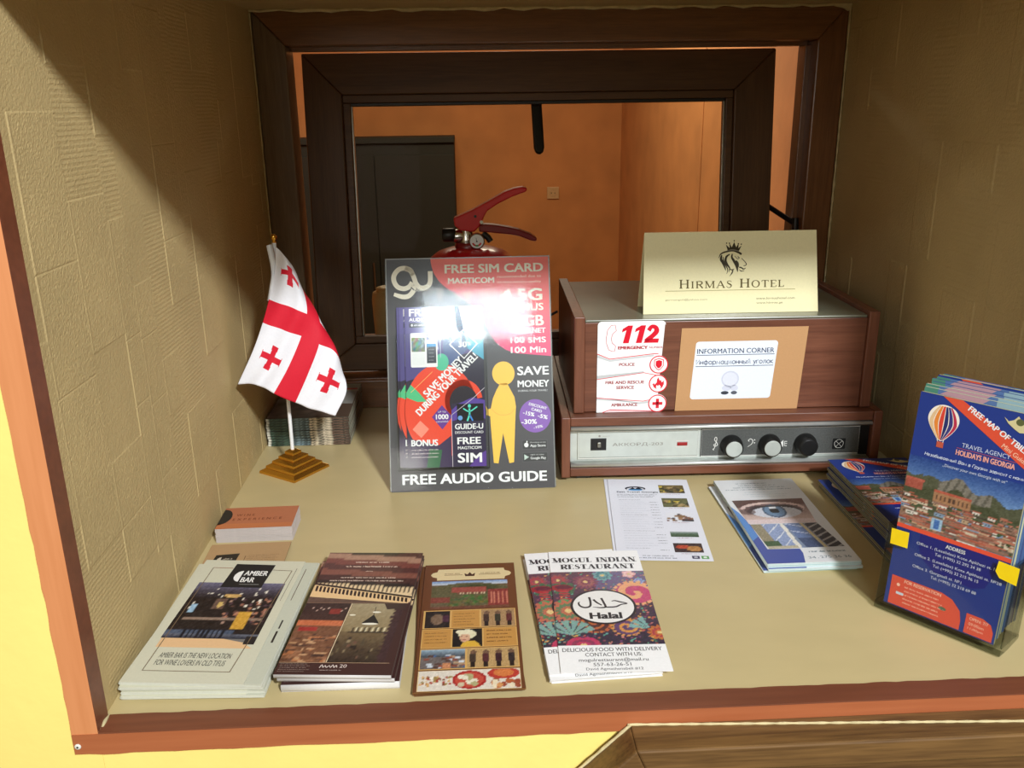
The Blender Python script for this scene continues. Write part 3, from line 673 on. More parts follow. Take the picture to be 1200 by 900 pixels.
MB().tube([(-.11+.0055*i, -.006, -.11+.0055*i+.0006) for i in range(21)], [.0010+.0008*abs(math.sin(i*1.9)) for i in range(21)], 5).build('filler_line', 'plaster', ok)

# ------------------------------------------------------------------ window at the back of the niche
win = empty('window_1', (0, YB, 0), label='dark wooden inner window frame with the sash tilted open behind', kind='structure')
OX0, OX1, IX0, IX1, OZ1, IZ1, IZ0 = XL+.0015, XR-.0015, -.275, .5055, ZT-.0005, .5565, .048
def frame_part(name, q, y0, y1, mat, parent=win, bev=.0022):
    return MB().prism(q, 'y', y0, y1).build(name, mat, parent, bevel=bev)
frame_part('frame_board', [(OX0, OZ1), (IX0, IZ1), (IX1, IZ1), (OX1, OZ1)], 0, .058, 'window_wood')
frame_part('frame_board', [(OX0, 0), (IX0, IZ0), (IX0, IZ1), (OX0, OZ1)], 0, .058, 'window_wood_left_sheen')
frame_part('frame_board', [(OX1, OZ1), (IX1, IZ1), (IX1, IZ0), (OX1, 0)], 0, .058, 'window_wood_upright')
frame_part('frame_board', [(OX0, 0.0005), (OX1, 0.0005), (IX1, IZ0), (IX0, IZ0)], 0, .058, 'window_wood')
part('rebate_strip', win, 'window_wood', (IX0, IX1, .040, .058, IZ1-.006, IZ1+.001), .001)
part('rebate_strip', win, 'window_wood_upright', (IX1-.008, IX1+.001, .026, .058, IZ0, IZ1-.006), .001)
part('sill_bead', win, 'window_wood', (IX0+.0005, IX1-.0005, .003, .012, IZ0-.001, IZ0+.003), .001)
# sash, hinged at the bottom and tilted back
SL, SR_, SB, ST = -.268, .4715, .0, .497
th = math.atan2(.052, .487)
sash = empty('sash', (0, YB+.060, .058), rot=(-th, 0, 0)); sash['kind'] = 'structure'; sash['label'] = 'dark wooden window sash tilted open behind the niche'
sash.parent = win; sash.location = (0, .030, .056)
GL, GR, GB, GT = -.1975, .3955, .056, .424
def sp(name, q, y0=0, y1=.030, mat='sash_wood', bev=.002): return MB().prism(q, 'y', y0, y1).build(name, mat, sash, bevel=bev)
sp('sash_board', [(SL, ST), (GL-.012, GT+.012), (GR+.012, GT+.012), (SR_, ST)])
sp('sash_board', [(SL, SB), (GL-.012, GB-.012), (GL-.012, GT+.012), (SL, ST)], mat='sash_wood_upright')
sp('sash_board', [(SR_, ST), (GR+.012, GT+.012), (GR+.012, GB-.012), (SR_, SB)], mat='sash_wood_upright')
sp('sash_board', [(SL, SB), (SR_, SB), (GR+.012, GB-.012), (GL-.012, GB-.012)])
for q in ((GL-.012, GR+.012, .006, .026, GT, GT+.012), (GL-.012, GR+.012, .006, .026, GB-.012, GB), (GL-.012, GL, .006, .026, GB, GT), (GR, GR+.012, .006, .026, GB, GT)):
    part('glazing_bead', sash, 'sash_wood', q, .0015)
part('gasket', sash, 'rubber', (GL, GR, .010, .020, GT-.0045, GT), .0008, 'black glazing seal')
part('gasket', sash, 'steel', (GL, GL+.0025, .010, .020, GB, GT-.0045), .0005)
part('gasket', sash, 'steel', (GR-.003, GR, .010, .020, GB, GT-.0045), .0005)
part('glass_pane', sash, 'window_glass', (GL+.0002, GR-.0002, .0145, .0185, GB, GT-.0002), 0)
# long handle hanging behind the top rail
hd = MB()
hd.prism([(-.0085, .03), (-.0085, -.058), (-.006, -.066), (0, -.069), (.006, -.066), (.0085, -.058), (.0085, .03)], 'y', .040, .052)
hd.tube([(0, .030, .012), (0, .044, .012)], .006, 12)
ho = hd.build('handle', 'black_plastic', sash, loc=(.097, 0, .412), rot=(0, R(-3), 0), bevel=.003, seg=3); ho['label'] = 'long dark window handle hanging from the top rail'
st = MB().tube([(.4725, .020, .255), (.5015, -.036, .225)], .0042, 8).tube([(.5010, -.036, .235), (.5010, -.036, .205)], .005, 8).build('stay_arm', 'black_plastic', sash)
tag(MB().box(XL-.3, XR+.3, YB+.0595, YB+.30, -.04, .050).build('sill', 'window_wood'), 'outer window ledge behind the sash', kind='structure')
# ------------------------------------------------------------------ the orange room behind
wb = MB()
for b in ((-1.6, XL-.0205, YB+.02, YB+.06, -1.25, 1.4), (XR+.0205, .84, YB+.02, YB+.06, -1.25, 1.4), (XL-.0205, XR+.0205, YB+.02, YB+.06, ZT+.0205, 1.4), (XL-.0205, XR+.0205, YB+.02, YB+.0592, -1.25, -.0165)): wb.box(*b)
tag(wb.build('wall_back', 'orange_wall'), 'orange wall of the room behind, around the window', kind='structure')
tag(MB().box(-1.6, .87, 4.5, 4.54, -1.25, 1.4).build('wall_far', 'orange_wall'), 'orange plastered far wall of the room behind the window', kind='structure')
tag(MB().box(.84, .87, YB+.02, 4.4998, -1.25, 1.4).build('wall_far_right', 'orange_wall'), 'orange right wall of the room behind the window', kind='structure')
tag(MB().box(-1.64, -1.6, YB+.02, 4.4998, -1.25, 1.4).build('wall_far_left', 'orange_wall'), 'left wall of the room behind the window', kind='structure')
tag(MB().box(-1.64, .87, YB+.02, 4.54, 1.4, 1.43).build('ceiling_room', 'ceiling_white'), 'ceiling of the room behind', kind='structure')
tag(MB().box(-1.64, .87, YB+.02, 4.54, -1.28, -1.25).build('floor_room', 'room_floor'), 'floor of the room behind', kind='structure')
tag(MB().box(.8375, .84, 2.700, 2.716, -1.25, 1.4).build('trim_6', 'orange_wall', bevel=.001), 'vertical seam strip on the orange right wall', kind='structure')
cb = empty('dark_cabinet', (-.56, 4.24, -1.25), label='tall dark green-black cupboard against the orange far wall', cat='cupboard')
part('carcass', cb, 'dark_cabinet', (-.46, .46, .02, .255, 0, 1.53), .004)
part('top_board', cb, 'dark_cabinet', (-.465, .462, .0, .255, 1.53, 1.562), .004)
for x0, x1 in ((-.458, .029), (.033, .458)):
    d = part('door', cb, 'dark_cabinet', (x0, x1, .0, .0195, .02, 1.47), .003)
    MB().tube([(x1-.03 if x0 < 0 else x0+.03, -.012, .75), (x1-.03 if x0 < 0 else x0+.03, -.012, .9)], .005).build('handle', 'steel', d)
so = empty('wall_socket', (.4535, 4.5, -.017), label='small square wall socket on the orange far wall', cat='socket')
part('plate', so, 'beige_socket', (-.034, .034, -.009, -.0002, -.034, .034), .003)
MB().lathe([(.020, -.0092), (.020, -.0105), (.018, -.0108), (.0175, -.0092)], (0, 0, 0), 24, 'y').build('socket_ring', 'beige_socket', so)
MB().lathe([(.0170, -.0093), (.0170, -.0096)], (0, 0, 0), 24, 'y').build('socket_well', 'beige_socket', so)
for sx in (-.0095, .0095): MB().lathe([(.0030, -.0097), (.0030, -.0099)], (sx, 0, 0), 12, 'y').build('socket_hole', 'rubber', so)
cu = empty('cream_container', (-.160, .938, .050), label='pale cream container on the ledge behind the sash glass', cat='container')
MB().lathe([(.026, 0), (.031, .006), (.034, .095), (.032, .108), (.024, .111)], (0, 0, 0), 28).build('body', 'cream_plastic', cu)
MB().lathe([(.0255, .111), (.0255, .116), (.018, .118)], (0, 0, 0), 28).build('lid', 'cream_plastic', cu)

# ================================================================== RADIO
rad = empty('wooden_radio', (.0950, .4580, 0), R(-1.2), 'brown wooden record-player radio with a metal front panel, at the back of the shelf', 'radio')
BW, BD = .415, .285
part('base_side', rad, 'walnut_upright', (0, .0115, -.008, BD, .006, .0895), .0015)
part('base_side', rad, 'walnut_upright', (BW-.0115, BW, -.008, BD, .006, .0895), .0015)
part('top_rail', rad, 'walnut', (.0118, BW-.0118, -.006, BD, .0765, .0885), .001)
part('bottom_rail', rad, 'walnut', (.0118, BW-.0118, -.005, BD, .0065, .0185), .001)
part('rear_panel', rad, 'walnut', (.0118, BW-.0118, BD-.01, BD-.001, .0188, .0762), .001)
part('fascia', rad, 'brushed_aluminium', (.0118, BW-.0118, .002, .012, .0188, .0762), .0003, 'worn brushed metal front')
for z0, z1 in ((.0700, .0760), (.0195, .0255)):
    MB().prism([(.002, z0), (-.007, z0+.0006), (-.009, (z0+z1)/2), (-.007, z1-.0006), (.002, z1)], 'x', .0122, BW-.0122, smooth=True).build('trim_bar', 'satin_metal', rad)
part('end_shade', rad, 'black_plastic', (.3915, BW-.0119, .0010, .0019, .0265, .0695), .0002)  # thin black strip standing in for the shade at the panel's right end
lp = part('light_plate', rad, 'brushed_aluminium', (.0215, .1805, .0002, .0018, .0285, .0672), .0006, 'pale metal plate with the maker name and switch')
dp = part('dark_plate', rad, 'grey_grille', (.1825, .3910, .0002, .0018, .0285, .0672), .0006, 'dark fine-mesh control plate')
cv = Canvas()
for (a, b, c, d) in ((21.5,28.5,180.5,67.2),):
    cv.stroke([(a+.8,b+.8),(c-.8,b+.8),(c-.8,d-.8),(a+.8,d-.8)], .9, (236,236,228), closed=True, L=1); cv.stroke([(a+2.2,b+2.2),(c-2.2,b+2.2),(c-2.2,d-2.2),(a+2.2,d-2.2)], .5, (120,118,108), closed=True, L=1)
cv.text('АККОРД-203', 67, 45.2, 66, 5.2, (150,148,140), bold=.01, L=2)
cv.ell(50, 60.5, 1.4, 1.4, (150,148,140), L=2); cv.dashes(54, 64, 60, .8, (150,148,140), 3, L=2)
cv.stroke([(160.6,43),(178,43),(178,52.6),(160.6,52.6)][:0] or [(150,43.2),(166.5,43.2),(166.5,51.6),(150,51.6)], .8, (232,220,214), closed=True, L=2)
mb = MB(); cv.put(mb, (0, .0001, 0), (1, 0, 0), (0, 0, 1)); o = mb.build('printed_marks', 'print_matte', lp); o.location = (0, 0, 0)
part('indicator_lamp', rad, 'red_lamp', (.1515, .1650, -.0012, .0003, .0449, .0499), .0008, 'small red lamp window')
sw = part('switch_well', rad, 'black_plastic', (.0385, .0590, -.0006, .0004, .0408, .0575), .0005, 'black rectangular power switch')
part('switch_button', sw, 'steel', (.0470, .0520, -.0028, -.0008, .0455, .0525), .0008)
cv = Canvas()
cv.stroke([(183.3,29.2),(390.2,29.2),(390.2,66.4),(183.3,66.4)], .9, (226,226,220), closed=True, L=1)
pc = (232, 232, 226)
cv.stroke([(200.6,37.5),(198.8,38.6),(200.6,40),(202,46),(203.4,53),(201.8,55.5),(200.2,52),(203,48.4),(204.6,45),(202.4,42.8),(199.6,44),(201,46.4)], .75, pc, L=2, smooth=4)
cv.stroke([(244.5,41),(249.5,45),(250.6,49.5),(247.8,52),(244.8,50.2),(246,48.4)], [.5,.7,.9,.9,.9,.9], pc, L=2, smooth=4); cv.ell(253, 50.4, .8, .8, pc, L=2); cv.ell(253, 46.4, .8, .8, pc, L=2)
cv.poly([(285,46),(287.5,46),(291,49.5),(291,39.5),(287.5,43),(285,43)], pc, L=2)
for k in range(3): cv.rect(292.2, 41+3*k, 296, 41.8+3*k, pc, L=2)
cv.rect(292.2, 47.6, 292.9, 41, pc, L=2)
cv.rrect(356, 35, 373, 50, 1, (26,28,28), L=2)
cv.stroke([(364.5+6*math.cos(2*PI*k/5+PI/2), 42.5+6*math.sin(2*PI*k/5+PI/2)) for k in range(5)], .6, pc, L=3, closed=True, smooth=4)
cv.stroke([(360,46.5),(364.5,42.5),(369,46.5)], .6, pc, L=3); cv.stroke([(360.5,38),(364.5,42.5),(368.5,38)], .6, pc, L=3)
mb = MB(); cv.put(mb, (0, .0001, 0), (1, 0, 0), (0, 0, 1)); mb.build('printed_marks', 'print_matte', dp)
for k, x in enumerate((.2225, .2725, .3195)):
    kn = MB().lathe([(.0145, 0), (.0145, -.004), (.0132, -.006), (.0125, -.0140), (.0112, -.0150)], (x, 0, .0440), 40, 'y').build('knob', 'black_plastic', rad)
    if k < 2:
        MB().lathe([(.0106, -.0145), (.0106, -.0156), (.0100, -.0160)], (x, 0, .0440), 40, 'y').build('knob_cap', 'brushed_aluminium', kn)['label'] = 'bright spun-metal knob cap'
    else: MB().lathe([(.0104, -.0145), (.0104, -.0152), (.0098, -.0154)], (x, 0, .0440), 40, 'y').build('knob_cap', 'black_plastic', kn)['label'] = 'plain black knob face'
for x in (.02, BW-.04):
    for y in (.004, BD-.03): part('foot', rad, 'rubber', (x, x+.02, y, y+.02, 0, .0062), .001)
# upper box
LX0, LX1 = .0170, .4035
part('lid_side', rad, 'walnut_upright', (LX0, LX0+.0135, .008, BD-.02, .0897, .2170), .0012)
part('lid_side', rad, 'walnut_upright', (LX1-.0135, LX1, .008, BD-.02, .0897, .2170), .0012)
part('lid_front', rad, 'walnut', (LX0+.0137, LX1-.0137, .0125, .0245, .0897, .2085), .0008)
part('lid_back', rad, 'walnut', (LX0+.0137, LX1-.0137, BD-.034, BD-.021, .0897, .2085), .0008)
part('lid_top', rad, 'grey_lid', (LX0+.0139, LX1-.0139, .0130, BD-.021, .2087, .2118), .0012, 'glossy grey-green top panel')
# emergency number card, kraft card
RY = .458
def flat_card(name, origin, rz, lean, w, h, t, cv, col, label, cat, outline=None, mat='print_satin'):
    o = empty(name, origin, 0, label, cat); o.rotation_euler = (0, 0, rz)
    mb = MB(); q = outline or [(0,0),(w,0),(w,h),(0,h)]
    sl, cl = math.sin(lean), math.cos(lean)
    pts = [(x, y*sl, y*cl) for x, y in q]; n = len(q)
    v = pts+[(x, y+t*cl, z-t*sl) for x, y, z in pts]
    mb.add(v, [list(range(n)), list(range(2*n-1, n-1, -1))]+[(i, i+n, (i+1) % n+n, (i+1) % n) for i in range(n)], col)
    cv.put(mb, (0, 0, 0), (1, 0, 0), (0, sl, cl))
    return o, mb
red = (222, 30, 52); lr = (158, 26, 40)
cv = Canvas(); H1 = 121
for x0 in (28, 44.5):
    cv.poly([(x0+4,92.5),(x0+11.5,92.5),(x0+16.5,115.5),(x0+10.5,115.5),(x0+3.5,111.2),(x0+2.6,106.6),(x0+8.2,109.4)], red, L=2)
cv.stroke([(64.5,108.5),(68,113.4),(73,112.6),(74.5,107.5),(70,102),(63.5,97),(60.5,94.8)], [5.5,5,5.5,6.5,6,5.5,4.5], red, L=2, smooth=6); cv.poly([(58.5,92.5),(77,92.5),(78,98),(61,98)], red, L=2)
ph = [(19,82),(14.5,84),(11.5,92),(11,100),(12.5,110),(17,116),(22,116.5),(23.5,109),(20,106),(18.5,104),(17.5,99),(18.5,93),(20.5,91.5),(23,89),(22,82.5)]
cv.stroke(ph, .8, (206,110,120), L=2, closed=True)
cv.text('EMERGENCY', 26, 84.5, 38, 4.2, (180,16,36), bold=.06, L=2); cv.text('NUMBER', 66, 85, 17, 2.8, (190,90,100), bold=.02, L=2)
def bar(y0, ya, yb, y1, up):
    cv.stroke([(0,y0),(16,ya),(72,yb),(78,yb)], 1.0, red, L=2)
    cv.poly([(0,y0-1),(16,ya-1),(72,yb-1),(72,yb-3.4),(16,ya-3.6),(0,y0-5)], (206,210,212), L=2)
bar(79, 72, 78, 0, 1); cv.poly([(0,45),(60,53),(60,55),(0,50)], (196,200,202), L=2); cv.stroke([(0,45),(60,53),(78,49)], .8, red, L=3)
cv.poly([(0,17),(55,13),(78,16),(78,13),(55,10.5),(0,21)], (206,210,212), L=2); cv.stroke([(0,20),(60,14.5),(80,18)], .9, red, L=3)
cv.poly([(12,0),(20,3.4),(70,1),(78,0)], (244,214,216), L=2); cv.stroke([(8,0),(18,3.6),(74,0.6)], 1.0, red, L=3)
cv.text('POLICE', 28, 62.5, 20, 4.0, lr, bold=.035, L=3); cv.text('FIRE AND RESCUE', 11, 38.5, 50, 4.2, lr, bold=.035, L=3); cv.text('SERVICE', 25, 31.5, 23, 4.2, lr, bold=.035, L=3); cv.text('AMBULANCE', 19, 8, 34, 4.2, lr, bold=.035, L=3)
for cy in (63.5, 38, 11):
    cv.ell(79, cy, 12.0, 12.0, red, L=4); cv.ell(79, cy, 10.6, 10.6, (252,252,252), L=5)
cv.poly([(72.8,70),(79,72),(85.2,70),(85.2,62),(82,57.5),(79,55.8),(76,57.5),(72.8,62)], red, L=6); cv.poly([(73.8,69.2),(79,71),(84.2,69.2),(84.2,62.3),(81.4,58.4),(79,57),(76.6,58.4),(73.8,62.3)], (252,252,252), L=7); cv.poly([(75,68.2),(79,69.6),(83,68.2),(83,62.6),(81,59.6),(79,58.4),(77,59.6),(75,62.6)], red, L=8)
cv.poly([(79,46.5),(81,42),(82.4,43),(83.6,39.5),(86.2,42),(86.4,37),(84.4,32.8),(82,30.6),(82.6,34),(80.2,36.6),(79.4,34.6),(77,36),(76.4,33),(77.6,30.4),(73.6,33),(71.6,37.6),(74,38.6),(74.4,36.6),(77,39.6),(77.4,43.6)], red, L=6)
cv.rect(77, 4.5, 81, 17.5, red, L=6); cv.rect(72.5, 9, 85.5, 13, red, L=6)
ol = [(0,0),(.079,0),(.0795,.03),(.0850,.116)]+[(.0810+.005*math.cos(R(a)), .1160+.005*math.sin(R(a))) for a in range(0, 91, 15)]+[(.005+.005*math.cos(R(a)), .116+.005*math.sin(R(a))) for a in range(90, 181, 15)]
o, mb = flat_card('emergency_card', (.1420, .4683, .0889), R(-1.2), 0, .085, H1/1000, .0006, cv, (250,251,252), 'white card with the red number 112 on the front of the radio', 'card', ol)
for cy in (.0635, .038, .0115):   # the round icons stand past the card edge
    mb.prism([(.079+.0120*math.cos(2*PI*k/36), cy+.0120*math.sin(2*PI*k/36)) for k in range(36)], 'y', .0001, .0006, (250,250,250))
mb.build('card_sheet', 'print_satin', o)
cv = Canvas(); bl = (40, 52, 84)
lab = []
for cx, cy, a in ((124.5,88.5,0),(27.5,88.5,90),(23,19.5,180),(119.5,19.5,270)):
    for k in range(6): q = R(a+18*k); lab.append((cx+4*math.cos(q), cy+4*math.sin(q)))
cv.poly(lab, (232,240,252), L=1)
cv.text('INFORMATION CORNER', 25.5, 76.5, 99, 6.6, bl, bold=.012, L=2, shear=-.02); cv.rect(25, 74.2, 125, 75.0, bl, L=2)
cyr(cv, 'Информационный уголок', 25, 62.4, 99, 6.2, bl, .14, L=2.5); cv.rect(24.3, 59.2, 124.5, 60.0, bl, L=2)
# a plain grey rounded blob stands where the printed cartoon figure is
cv.ell(70, 42, 11.5, 11, (206,210,226), L=2); cv.ell(70, 42, 9.5, 9, (222,226,240), L=3); cv.ell(66, 30, 6, 4, (212,216,232), L=2); cv.ell(76, 30, 5, 4, (212,216,232), L=2)
cv.ell(64, 23.5, 5, 2.4, (60,64,74), L=3); cv.ell(76, 23.5, 4, 2.4, (90,94,104), L=3)
ol = [(0,0),(.1600,0),(.1660,.1100),(.0045,.1105)]
o, mb = flat_card('kraft_card', (.2440, .4662, .0889), R(-1.2), 0, .16, .11, .0006, cv, (196,150,104), 'brown kraft card with a white INFORMATION CORNER label on the radio front', 'card', ol, 'print_matte')
mb.build('card_sheet', 'print_matte', o)

# tent card
tent = empty('tent_card', (.2040, .4930, .2121), R(-1.4), 'cream folded tent card reading HIRMAS HOTEL, standing on the radio', 'sign')
cv = Canvas(); bk = (52, 44, 22); TW, TH = 226, 104
def tx(px): return (px-50)/1095*TW
def ty(py): return (570-py)/500*TH
cr = [(578,188),(566,150),(590,172),(588,142),(603,168),(618,135),(630,168),(646,145),(644,174),(664,158),(648,190)]
cv.poly([(tx(a), ty(b)) for a, b in cr], bk, L=2)
for a, b in ((571,142),(588,143),(618,128),(644,147),(662,150)): cv.ell(tx(a), ty(b), .9, .9, bk, L=2, n=10)
def cs(pts, w, c=bk, L=3): cv.stroke([(tx(a), ty(b)) for a, b in pts], w, c, L=L, smooth=5)
cs([(522,232),(535,208),(565,195),(610,190),(645,200),(664,212)], [.6,1.6,2.0,1.4,2.6,2.4]); cs([(575,188),(612,184),(648,194)], 1.4, (130,126,110))
cs([(540,214),(536,240),(548,262),(560,290),(566,310)], [1.5,3.2,3.0,2.0,.5]); cs([(590,210),(570,225),(564,250),(576,275),(590,296),(584,320)], [1.2,2.6,3.2,2.6,1.6,.4])
cs([(548,225),(553,255),(570,285),(578,305),(572,330)], [1,1.5,1.4,1.2,.4]); cs([(606,208),(604,230),(616,250),(634,282),(640,318)], [1.4,2.4,3.2,3.6,.8]); cs([(628,250),(640,268),(646,290)], [2.4,3.0,.5])
cs([(590,300),(606,306),(618,300)], [1,1.4,.6]); cs([(612,300),(606,322),(590,345)], [1.2,1.6,.4]); cs([(640,225),(652,234)], [1.2,.8]); cs([(664,236),(684,256),(694,272),(688,280),(676,282)], [.8,1,1.1,1,.8])
cs([(622,222),(640,240),(650,232)], .7); cs([(650,290),(664,294),(676,302),(690,296)], [1.8,1.6,1.6,.6]); cs([(650,304),(662,314),(682,312)], [.5,1.2,.5])
serif_word(cv, 'Hirmas Hotel', tx(275), ty(415), 11.2, (96,84,40), T=.13, t=.05, L=3, fit=tx(930)-tx(275))
cv.rect(tx(188), ty(431), tx(1000), ty(428), (150,140,84), L=3)
cv.text('germanguli@yahoo.com', tx(188), ty(492), 54, 2.9, (150,146,116), L=3); cv.text('www.hirmashotel.com', tx(756), ty(490), 50, 2.8, (110,108,84), L=3); cv.text('www.hirmas.ge', tx(758), ty(520), 34, 3.2, (110,108,84), L=3)
mb = MB(); le = R(13); T0 = .0005
d = Vector((0, math.sin(le), math.cos(le))); Hh = TH/1000; wt = TW/1000
a = [(0,0,0),(wt,0,0),(wt-.003,Hh*d.y,Hh*d.z),(.002,Hh*d.y,Hh*d.z)]
bq = [(0,2*Hh*d.y,0),(wt,2*Hh*d.y,0),(wt-.003,Hh*d.y,Hh*d.z),(.002,Hh*d.y,Hh*d.z)]
pap = (240, 232, 186)
mb.add(a+[(x, y+T0, z) for x, y, z in a], [(0,1,2,3),(7,6,5,4),(0,4,5,1),(1,5,6,2),(2,6,7,3),(3,7,4,0)], pap)
mb.add(bq+[(x, y-T0, z) for x, y, z in bq], [(3,2,1,0),(4,5,6,7),(1,5,4,0),(2,6,5,1),(3,7,6,2),(0,4,7,3)], pap)
cv.put(mb, (0, 0, 0), (1, 0, 0), tuple(d)); mb.build('folded_card', 'print_satin', tent)

# black plastic case and its wire, behind the poster stand
bc = empty('black_case', (.06, .63, 0), 0, 'black plastic case standing between the audio guide poster and the radio', 'case')
part('body', bc, 'black_plastic', (-.006, .0335, -.025, .075, 0, .158), .006)
MB().tube([(.0335-.010, -.0, .155), (.026, -.002, .168), (.034, -.006, .182), (.046, -.008, .189)], .0018).build('cable', 'black_plastic', bc)

# ================================================================== FIRE EXTINGUISHER
ex = empty('fire_extinguisher', (-.0150, .6600, 0), 0, 'red fire extinguisher with pressure gauge standing behind the audio guide poster', 'extinguisher')
MB().lathe([(.060, 0), (.064, .004), (.065, .012), (.065, .236), (.0635, .252), (.0580, .264), (.0480, .2715), (.0330, .2765), (.0210, .2780)], (0, 0, 0), 48).build('cylinder', 'red_paint', ex)
MB().lathe([(.019, .2781), (.019, .2825), (.016, .2850)], (-.004, 0, 0), 32).build('collar', 'dark_red_paint', ex)
def EX(px, py): return (-.0052+(px-548)*.00123, .2650+(300-py)*.00117)
vb = MB().lathe([(.0105, .2851), (.0105, .296), (.0085, .300), (.0085, .312)], (-.006, 0, 0), 20).build('valve', 'chrome', ex)
MB().lathe([(.0085, -.022), (.0095, -.019), (.0095, -.010), (.0075, -.006)], (-.002, 0, .2935), 20, 'x').build('nozzle_fitting', 'chrome', vb)
kx, kz = EX(538, 274)
MB().lathe([(.0075, -.0405), (.0095, -.039), (.0098, -.030), (.0095, -.0225), (.0070, -.021)], (0, 0, kz), 16, 'x').build('nozzle_cap', 'black_plastic', ex)
gx, gz = EX(559, 279.5)
ga = MB().lathe([(.0112, -.016), (.0112, -.0235), (.0100, -.0245)], (gx, 0, gz), 32, 'y').build('gauge', 'chrome', ex)
gc = Canvas(); gc.ell(0, 0, 9.4, 9.4, (224,228,226), L=1); gc.ell(0,0,1.2,1.2,(60,60,60), L=3)
for a0, a1, c_ in ((200, 250, (190,40,40)), (250, 290, (60,140,70)), (290, 340, (190,40,40))):
    gc.stroke([(6*math.cos(R(q)), 6*math.sin(R(q))) for q in range(a0, a1+1, 5)], 2.4, c_, L=2)
gc.stroke([(0,0),(-1,5)], .7, (60,60,60), L=3)
mb = MB(); gc.put(mb, (gx, -.0246, gz), (1, 0, 0), (0, 0, 1)); mb.build('gauge_dial', 'print_gloss', ga)
up = [(533,253),(534,262),(541,268),(556,270),(562,264),(566,258),(568,252),(572,245),(584,237),(600,229),(617,223),(618,219),(613,217.5),(603,219),(592,223),(578,231),(556,243),(540,250)]
MB().prism([EX(*p) for p in up], 'y', -.011, .011).build('squeeze_lever', 'red_paint', ex, bevel=.002)
lo = [(562,262),(562,270),(574,271),(598,274),(608,276),(622,282),(628,283),(629,279),(622,274),(608,268),(596,265),(580,262),(570,261)]
MB().prism([EX(*p) for p in lo], 'y', -.010, .010).build('carry_handle', 'dark_red_paint', ex, bevel=.002)
px_, pz_ = EX(558, 251); MB().lathe([(.002, -.0125), (.002, .0125)], (px_, 0, pz_), 12, 'y').build('pivot_pin', 'rubber', ex)
px_, pz_ = EX(565, 258); MB().lathe([(.0025, -.0125), (.0025, .0125)], (px_, 0, pz_), 12, 'y').build('pivot_pin', 'chrome', ex)
hs = MB().tube([(*EX(566,272)[:1], -.006, EX(566,272)[1]), (EX(572,277)[0], -.006, EX(572,277)[1]), (EX(575,282)[0], -.006, EX(575,282)[1])], .0045).build('outlet_stub', 'rubber', ex)

# ================================================================== POSTER STAND
LE = .345; PW, PH = 210, 300
PS = empty('poster_stand', (-.1249, .4354, 0.0), 0, 'slanted clear acrylic stand holding the FREE AUDIO GUIDE poster', 'display stand')
PU = Vector((0, math.sin(LE), math.cos(LE))); PN = Vector((0, -math.cos(LE), math.sin(LE)))
def slab(mb, x0, x1, v0, v1, d0, d1, col=(200,200,200)):
    # box in the plane of the stand: x across, v up the slope, d out of the plane (towards the front)
    P = [Vector((x, 0, 0))+PU*v+PN*d for d in (d0, d1) for x, v in ((x0,v0),(x1,v0),(x1,v1),(x0,v1))]
    return mb.add(P, [(0,3,2,1),(4,5,6,7),(0,1,5,4),(1,2,6,5),(2,3,7,6),(3,0,4,7)], col)
K = (62, 58, 62)
cv = Canvas()
cv.rect(0, 0, PW, PH, K, L=1)
cc = [(57,PH)]; 
circ = [(57,300),(58,291),(61,281),(67,271),(76,262),(88,254),(102,246),(112,238),(121,226),(128,212),(133,199),(140,188),(152,179),(168,173),(188,170.5),(210,170)]
# the big disc runs from orange-red at the top to magenta at the bottom
for i in range(26):
    y0, y1 = 170+130*i/26, 170+130*(i+1)/26
    t = i/25; col = (232-2*t, 60+34*t, 120-58*t) if t < .5 else (236, 78+(t-.5)*30, 90-(t-.5)*40)
    def bx(y):
        for (xa, ya), (xb, yb) in zip(circ[:-1], circ[1:]):
            if yb <= y <= ya: return xa+(xb-xa)*(ya-y)/max(1e-6, ya-yb)
        return 210
    cv.poly([(bx(y0), y0), (210, y0), (210, y1), (bx(y1), y1)], col, L=2)
cv.poly([(58,240),(96,240),(118,226),(122,212),(70,214)], (92,88,92), L=2)
for q in ([(62,262),(74,262),(70,246),(66,246)], [(84,258),(92,252),(100,246),(90,244)]): cv.poly(q, (150,140,136), L=3)
cv.poly([(96,254),(110,258),(106,240)], (244,150,140), L=3); cv.poly([(120,258),(140,262),(150,240),(118,240)], (238,130,126), L=3)
W2 = (240, 232, 214)
# gu mark
cv.stroke([(34,279),(31,285.5),(24,288.5),(16,287),(10,280),(9.5,272),(14,264.5),(22,262),(29,264.5),(33,270)], 6.2, W2, L=4, smooth=6)
cv.stroke([(24,288.5),(31,285),(35,277),(38,268),(44,262.5),(52,264),(56,270),(56.5,284)], 6.2, W2, L=4, smooth=6)
cv.stroke([(34.5,266),(34,259),(28,252.5),(20,251.5),(9,255)], [6.2,6.2,6.2,6,4.5], W2, L=4, smooth=6)
cv.stroke([(31,263.5),(36,259.5),(41,258.6)], 1.4, K, L=5, smooth=4)
cv.text('GUIDE-U', 35, 258.2, 24, 4.0, W2, bold=.015, L=5); cv.text('TRAVEL', 44, 253.6, 15, 2.2, (190,180,160), L=5)
cv.text('FREE SIM CARD', 75, 280.5, 128, 11.5, W2, bold=.035, L=5)
cv.text('MAGTICOM', 79, 267, 60, 7.6, W2, bold=.035, L=5)
cv.text('recommended due to', 143, 273.2, 57, 3.6, (255,214,196), bold=.01, L=5); cv.text('its best service quality', 143, 265.4, 57, 4.0, (255,214,196), bold=.01, L=5)
cv.text('4.5G', 147, 243, 54, 16, W2, bold=.035, L=5); cv.text('BONUS', 152, 230, 50, 9.5, W2, bold=.03, L=5); cv.text('5GB', 165, 210, 37, 14, W2, bold=.03, L=5)
